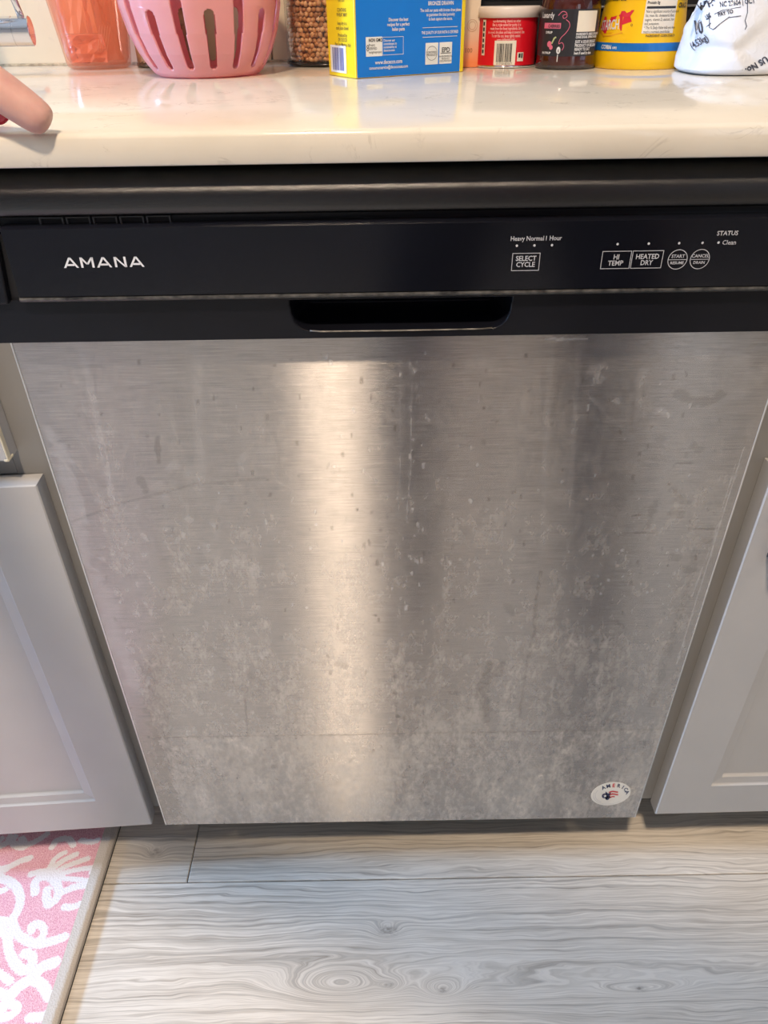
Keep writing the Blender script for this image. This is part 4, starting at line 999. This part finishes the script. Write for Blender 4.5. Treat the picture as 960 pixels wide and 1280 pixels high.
# loose metal lid leaning behind
gl = empty('jar_lid', (.238, .443, T), 'brass-coloured metal jar lid standing on edge behind the dark jar', 'lid')
mb = MB(); mb.lathe([(.001, -.004), (.0150, -.004), (.0180, -.0030), (.0185, .004), (.0172, .0045), (.0165, .004), (.0160, -.002), (.001, -.0025)], (0, 0, 0), 48, 'X', caps=False)
Rl = Matrix.Rotation(math.radians(-28), 3, 'Z') @ Matrix.Rotation(math.radians(-10), 3, 'Y')
vv = [Rl @ Vector(p) for p in mb.v]; zmin = min(v.z for v in vv); mb.v = [tuple(v + Vector((.2375, .440, T - zmin))) for v in vv]
autosmooth(fix_normals(mb.build('lid_shell', simple('aged_brass', (.50, .42, .25), .28, 1), gl)), 50)

# yellow corn starch tub
tx0, ty0 = .2760, .4170
tb = empty('starch_tub', (tx0, ty0, T), 'tapered yellow plastic starch tub with blue band and black lid', 'tub')
trf = lambda h: float(np.interp(h, [0, .002, .030, .060, .075], [.0480, .0492, .0462, .0425, .0405]))
mb = MB(); mb.lathe([(trf(h), T+h) for h in (0, .0007, .002, .012, .030, .045, .060, .0665)], (tx0, ty0, 0), 80); autosmooth(mb.build('tub_body', simple('yellow_plastic', (.95, .56, .006), .30, var=.03), tb), 50)
mb = MB(); mb.lathe([(.041, T+.064), (.0455, T+.0655), (.0455, T+.085), (.042, T+.088), (.001, T+.088)], (tx0, ty0, 0), 64); autosmooth(mb.build('lid', M['black'], tb), 40)
a0 = facing(tx0, ty0); tf = cyl(tx0, ty0, trf, a0, .0004)
q_ = Print(tf); q_.rect(-.060, .0165, .060, .0240, 36); q_.build('blue_band', simple('band_blue', (.01, .16, .52), .3, var=.25, nscale=25), tb)
q_ = Print(tf); q_.rect(.0005, .0325, .0350, .0660, 14); q_.build('facts_panel', bpy.data.materials['cream_patch'], tb)
q_ = Print(tf)
q_.poly([(-.056, .0365), (-.044, .0320), (-.034, .0325), (-.0205, .0350), (-.0215, .0500), (-.034, .0470), (-.049, .0470)]); q_.poly([(-.0215, .0400), (-.0110, .0430), (-.0135, .0475), (-.0100, .0530), (-.0240, .0520), (-.0250, .0490), (-.0205, .0470)])
q_.build('red_banner', simple('banner_red', (.68, .02, .04), .35), tb)
tf2 = cyl(tx0, ty0, trf, a0, .0007)
q_ = Print(tf2); q_.text('STARCH', -.0238, .0365, .0125, 'RIGHT', bold=.0002, sx=.60, rot=.06); q_.text('CORN', -.0300, .0183, .0052, 'RIGHT', bold=.0002); q_.text('since 1892', -.0230, .0185, .0030, 'RIGHT', bold=.0001); q_.build('white_lettering', M['print_white'], tb)
q_ = Print(tf2); q_.text('100% PURE', -.0200, .0610, .0048, 'RIGHT', bold=.0001, sx=.8); q_.text('Total Carbohydrate 7g   2%', .0020, .0625, .0037, bold=.00008, sx=.85); q_.text('Protein 0g', .0020, .0580, .0035, bold=.00008, sx=.85)
q_.rect(.0020, .0540, .0335, .0560, 12); q_.text('Not a significant source of saturated\nfat, trans fat, cholesterol, fiber,\nsugars, vitamin D, calcium, iron\nand potassium.\n* The % Daily Value tells you how\nmuch a nutrient contributes', .0020, .0505, .0036, line=.98, sx=.70)
q_.text('INGREDIENT: CORN STARCH', .0050, .0295, .0028, bold=.00005, sx=.9); q_.text('CRACK', .0375, .0545, .0060, bold=.0002, sx=.8); q_.ring(-.0105, .0400, .0008, .0011); tag(q_.build('black_lettering', M['ink'], tb), kind='stuff')
q_ = Print(tf2); q_.line([(-.056, .0345), (-.044, .0297), (-.034, .0303), (-.019, .0333)], .0009); q_.build('gold_line', simple('gold_line', (.85, .38, .02), .4), tb)

# crumpled white bag
wb = empty('potato_bag', (.375, .385, T), 'crumpled white plastic bag with black print at the right end', 'bag')
bgx, bgy = .3960, .3850
def hsh(v): return math.sin(v*12.9898)*43758.5453 % 1
nU, nV = 150, 70; vs = []; fs = []
bgx, bgy = .4050, .3500
rb = np.random.default_rng(21)
NC = 60
cen = np.stack([rb.uniform(0, 2*PI, NC), rb.uniform(0, 1.15, NC)], 1); tilt = rb.uniform(-1, 1, (NC, 2)); amp_ = rb.uniform(-.005, .005, NC)
def crease(th, t):
    dth = (th - cen[:, 0] + PI) % (2*PI) - PI
    d2 = (dth*.9)**2 + ((t - cen[:, 1])*1.3)**2
    k = np.argsort(d2)[:2]; w = d2[k[1]]/(d2[k[0]]+d2[k[1]]+1e-9)
    val = lambda q: amp_[q] + .020*(tilt[q, 0]*dth[q] + tilt[q, 1]*(t-cen[q, 1]))
    w = min(1, max(0, (w-.5)*6+.5)) if w < .58 else 1
    return val(k[0])*w + val(k[1])*(1-w)
Hb = .125
for j in range(nV+1):
    t = j/nV; h = Hb*t
    prof_ = float(np.interp(t, [0, .03, .10, .3, .55, .8, .93, 1], [.95, 1.0, 1.0, .95, .84, .66, .42, .12]))
    for i in range(nU):
        th = 2*PI*i/nU; c_, s_ = math.cos(th), math.sin(th); e = 3.0
        rr_ = 1/((abs(c_)**e + abs(s_)**e)**(1/e))
        cr_ = crease(th, t) * min(1, t*8+.25)
        x = c_*rr_*(.1120*prof_ + cr_); y = s_*rr_*(.0600*prof_ + cr_)
        vs.append((bgx + x + .010*t, bgy + y + x*.22 + .010*t, T + .0006 + h + (0 if j == 0 else .5*cr_*min(1, t*4))))
for j in range(nV):
    for i in range(nU): i2 = (i+1) % nU; fs.append([j*nU+i, j*nU+i2, (j+1)*nU+i2, (j+1)*nU+i])
fs.append([nV*nU+i for i in range(nU)]); fs.append([i for i in reversed(range(nU))])
m, nt, b = mat('white_film'); v = coords(nt)
L(nt, ramp(nt, noise(nt, v, 14, 4), [(.3, (.70, .73, .80)), (.7, (.84, .86, .90))]), b.inputs['Base Color']); b.inputs['Roughness'].default_value = .25; b.inputs['Transmission Weight'].default_value = .0
nn = N(nt, 'ShaderNodeTexVoronoi'); nn.feature = 'DISTANCE_TO_EDGE'; nn.inputs['Scale'].default_value = 38
dn = N(nt, 'ShaderNodeTexNoise'); dn.inputs['Scale'].default_value = 30; L(nt, v, dn.inputs['Vector']); mx = N(nt, 'ShaderNodeMix'); mx.data_type = 'VECTOR'; mx.inputs[0].default_value = .12; L(nt, v, mx.inputs[4]); L(nt, dn.outputs[1], mx.inputs[5]); L(nt, mx.outputs[1], nn.inputs['Vector'])
bump(nt, math_(nt, 'ADD', ramp(nt, nn.outputs['Distance'], [(0, 1.0), (.12, 0.0)]), noise(nt, v, 60, 3)), b, .12, .001)
mb = MB(); mb.add(vs, fs); mb.f.append([k for k in reversed(range(nU))]); bg = mb.build('bag_skin', m, wb); autosmooth(bg, 60)
fix_normals(bg)
bvh = BVHTree.FromPolygons([Vector(p) for p in mb.v], mb.f)
def on_bag(px, py):
    r = ray(px, py).normalized(); h = bvh.ray_cast(CAM, r)
    if h[0] is None: p_ = onY(px, py, bgy - .05); return (p_.x, p_.y, max(p_.z, T + .001))
    return tuple(h[0] + h[1]*(.0007 if h[1].dot(r) < 0 else -.0007))
# lettering is laid out on the front of the bag
q_ = Print(lambda u, v: on_bag(u, -v))
q_.text('WT.', 874, -14, 13, bold=.35, sx=.8, rot=.35); q_.text('10', 868, -43, 24, bold=.4, sx=.52, rot=.15); q_.text('LBS', 884, -25, 8, bold=.2, sx=.55, rot=.55)
q_.line([(883, -34), (889, -29)], .9); q_.line([(883, -25), (889, -20)], .9)
q_.text('(4.53kg)', 866, -62, 12, bold=.2, sx=.62, rot=.55)
q_.text('LA', 886, -6, 8, bold=.2, rot=.5); q_.text('NC 27604 | OCT', 900, -9, 8.5, bold=.2, sx=.72, rot=.12); q_.text('PAY TO', 898, -21, 7, bold=.3, sx=.8, rot=.25)
q_.line([(882, -2), (887, -16), (887, -35), (892, -37), (900, -30), (912, -21)], 1.0); q_.line([(934, 1), (934, -16), (931, -26), (933, -33), (931, -37)], 1.0); q_.line([(893, -18), (903, -13), (926, -9)], .8); q_.line([(912, -22), (926, -20)], .8)
q_.text('US No.1', 957, -70, 11, bold=.35, sx=.95, rot=PI+.55)
tag(q_.build('bag_lettering', M['bag_ink'], wb), kind='stuff')

# black ridged appliance
ap = empty('black_appliance', (.26, .54, T), 'black box-shaped appliance with thin horizontal ridges behind the red can', 'appliance')
mb = MB(); mb.box((.098, .500, T+.004), (.40, .572, T+.20)); mb.build('appliance_body', M['black_matte'], ap, bevel=.004)
for k in range(9):
    z = T + .0545 + (k-0)*.0110
    mb = MB(); mb.tube([(.104, .4975, z), (.396, .4975, z)], .0013, 8); mb.build('ridge', simple('ridge_grey', (.30, .30, .30), .3, .3) if k == 0 else bpy.data.materials['ridge_grey'], ap, True)
for x in (.115, .385):
    mb = MB(); mb.lathe([(.008, T), (.008, T+.005)], (x, .53, 0), 16); mb.build('foot', M['black_matte'], ap)

# ------------------------------------------------------------------ person (outside the frame except for the hand)
pe = empty('person', (.215, -.70, 0), 'left hand of a person pressed on the front edge of the worktop', 'person')
def skinned(name, verts, edges, radii, mt, parent, root=0, sub=2):
    me = bpy.data.meshes.new(name); me.from_pydata(verts, edges, []); me.update()
    o = bpy.data.objects.new(name, me); link(o); o.modifiers.new('skin', 'SKIN')
    for i, r in enumerate(radii):
        s = me.skin_vertices[0].data[i]; s.radius = (r, r) if not hasattr(r, '__len__') else r; s.use_root = (i == root)
    sb = o.modifiers.new('sub', 'SUBSURF'); sb.levels = sub; sb.render_levels = sub
    bpy.context.view_layer.update()
    m2 = bpy.data.meshes.new_from_object(o.evaluated_get(bpy.context.evaluated_depsgraph_get()))
    bpy.data.objects.remove(o); o = bpy.data.objects.new(name, m2); m2.name = name; link(o); m2.materials.clear(); m2.materials.append(mt)
    m2.polygons.foreach_set('use_smooth', [True]*len(m2.polygons)); put(o, parent); return o
bv = []; be = []; br = []
def addv(p, r, prev=None):
    bv.append(p); br.append(r); i = len(bv)-1
    if prev is not None: be.append((prev, i))
    return i
pel = addv((.215, -.74, .93), (.155, .10)); wa = addv((.215, -.73, 1.08), (.13, .09), pel); ch = addv((.205, -.69, 1.25), (.14, .09), wa); nk0 = addv((.20, -.665, 1.36), .062, ch); nk = addv((.20, -.64, 1.42), .050, nk0)
h0 = addv((.205, -.60, 1.475), .066, nk); h1 = addv((.205, -.59, 1.54), .083, h0); h2 = addv((.205, -.60, 1.60), .068, h1)
for sgn, kx, ax in ((-1, .04, .02), (1, .39, .41)):
    hp = addv((.215+sgn*.10, -.74, .86), .085, pel); kn_ = addv((kx, -.66, .48), .056, hp); an = addv((ax, -.70, .09), .040, kn_); to = addv((ax, -.58, .035), .032, an)
# left arm to the hand on the worktop
ls = addv((.02, -.62, 1.33), .052, ch); le = addv((-.27, -.44, 1.13), .038, ls); lm = addv((-.335, -.25, 1.050), .032, le); lwv = addv((-.362, -.115, .990), .026, lm)
pa = addv((-.352, -.060, .966), (.024, .017), lwv); pb_ = addv((-.330, -.028, .953), (.024, .015), pa)
# index, lying out along the counter edge
i1_ = addv((-.300, -.036, .9680), .0140, pb_); i2_ = addv((-.270, -.0340, .9590), .0138, i1_); i3_ = addv((-.244, -.0315, .9400), .0130, i2_); i4_ = addv((-.2260, -.0300, .9250), .0118, i3_); i5_ = addv((-.2190, -.0296, .9195), .0090, i4_)
# middle, ring and little finger, spread behind it on the worktop; thumb hooked over the front edge
for (dx, dy, s) in ((-.016, .020, 1.0), (-.034, .036, .95), (-.054, .048, .8)):
    a_ = addv((-.306+dx, -.004+dy, .9450), .0110*s, pb_); b_ = addv((-.286+dx, .010+dy, .9400), .0100*s, a_); c_ = addv((-.268+dx, .014+dy, .9300), .0092*s, b_); addv((-.258+dx, .018+dy, .9250), .0082*s, c_)
t1 = addv((-.334, -.050, .942), .0125, pa); t2 = addv((-.304, -.040, .930), .0108, t1); t3 = addv((-.276, -.026, .9255), .0095, t2); addv((-.256, -.018, .9235), .0080, t3)
# right arm bent, hand held up near the body
rs = addv((.39, -.69, 1.31), .052, ch); re_ = addv((.45, -.78, 1.04), .038, rs); rw = addv((.455, -.74, .80), .027, re_); rh = addv((.45, -.72, .72), (.018, .032), rw)
for k in range(4):
    f1 = addv((.448, -.755+k*.020, .672), .0092, rh); f2 = addv((.442, -.753+k*.020, .640), .0085, f1); addv((.434, -.752+k*.020, .618+.004*abs(k-1.5)), .0076, f2)
tt = addv((.440, -.672, .700), .0105, rh); addv((.434, -.658, .672), .0090, tt)
body = skinned('body', bv, be, br, M['skin'], pe, pel, 2)
trs = [((.215,-.74,.98),(.165,.11)), ((.215,-.74,.90),(.16,.11)), ((.115,-.74,.84),.100), ((.04,-.66,.48),.080), ((.02,-.70,.10),.068), ((.315,-.74,.84),.100), ((.39,-.66,.48),.080), ((.41,-.70,.10),.068)]
skinned('trousers', [t[0] for t in trs], [(0,1),(1,2),(2,3),(3,4),(1,5),(5,6),(6,7)], [t[1] for t in trs], M['cloth_dark'], pe, 1, 1)
sh = [((.215,-.74,.92),(.165,.108)), ((.215,-.73,1.08),(.145,.10)), ((.205,-.69,1.25),(.152,.102)), ((.20,-.67,1.34),.072), ((.02,-.62,1.33),.064), ((-.12,-.53,1.235),.052), ((.39,-.69,1.31),.064), ((.405,-.71,1.17),.052)]
skinned('shirt', [t[0] for t in sh], [(0,1),(1,2),(2,3),(2,4),(4,5),(2,6),(6,7)], [t[1] for t in sh], M['shirt'], pe, 0, 1)
skinned('hair', [(.205,-.63,1.46),(.205,-.63,1.55),(.205,-.62,1.62)], [(0,1),(1,2)], [.060,.086,.070], M['hair'], pe, 1, 1)
for ax in (.02, .41):
    skinned('shoe', [(ax,-.725,.045),(ax,-.64,.042),(ax,-.54,.034)], [(0,1),(1,2)], [(.042,.045),(.044,.042),(.038,.034)], M['shoe'], pe, 0, 1)
mb = MB(); mb.lathe([(.001, .0), (.0045, .0002), (.0062, -.0008), (.0066, -.0022)], (0, 0, 0), 20, caps=False)
vv = [Matrix.Rotation(math.radians(115), 3, 'X') @ Vector((p[0]*1.25, p[1], p[2])) for p in mb.v]
mb.v = [tuple(v + Vector((-.2540, -.0265, .9250))) for v in vv]; fix_normals(mb.build('nail', M['nail'], pe, True))
print('tris', sum(len(o.data.polygons) for o in bpy.data.objects if o.type == 'MESH'))
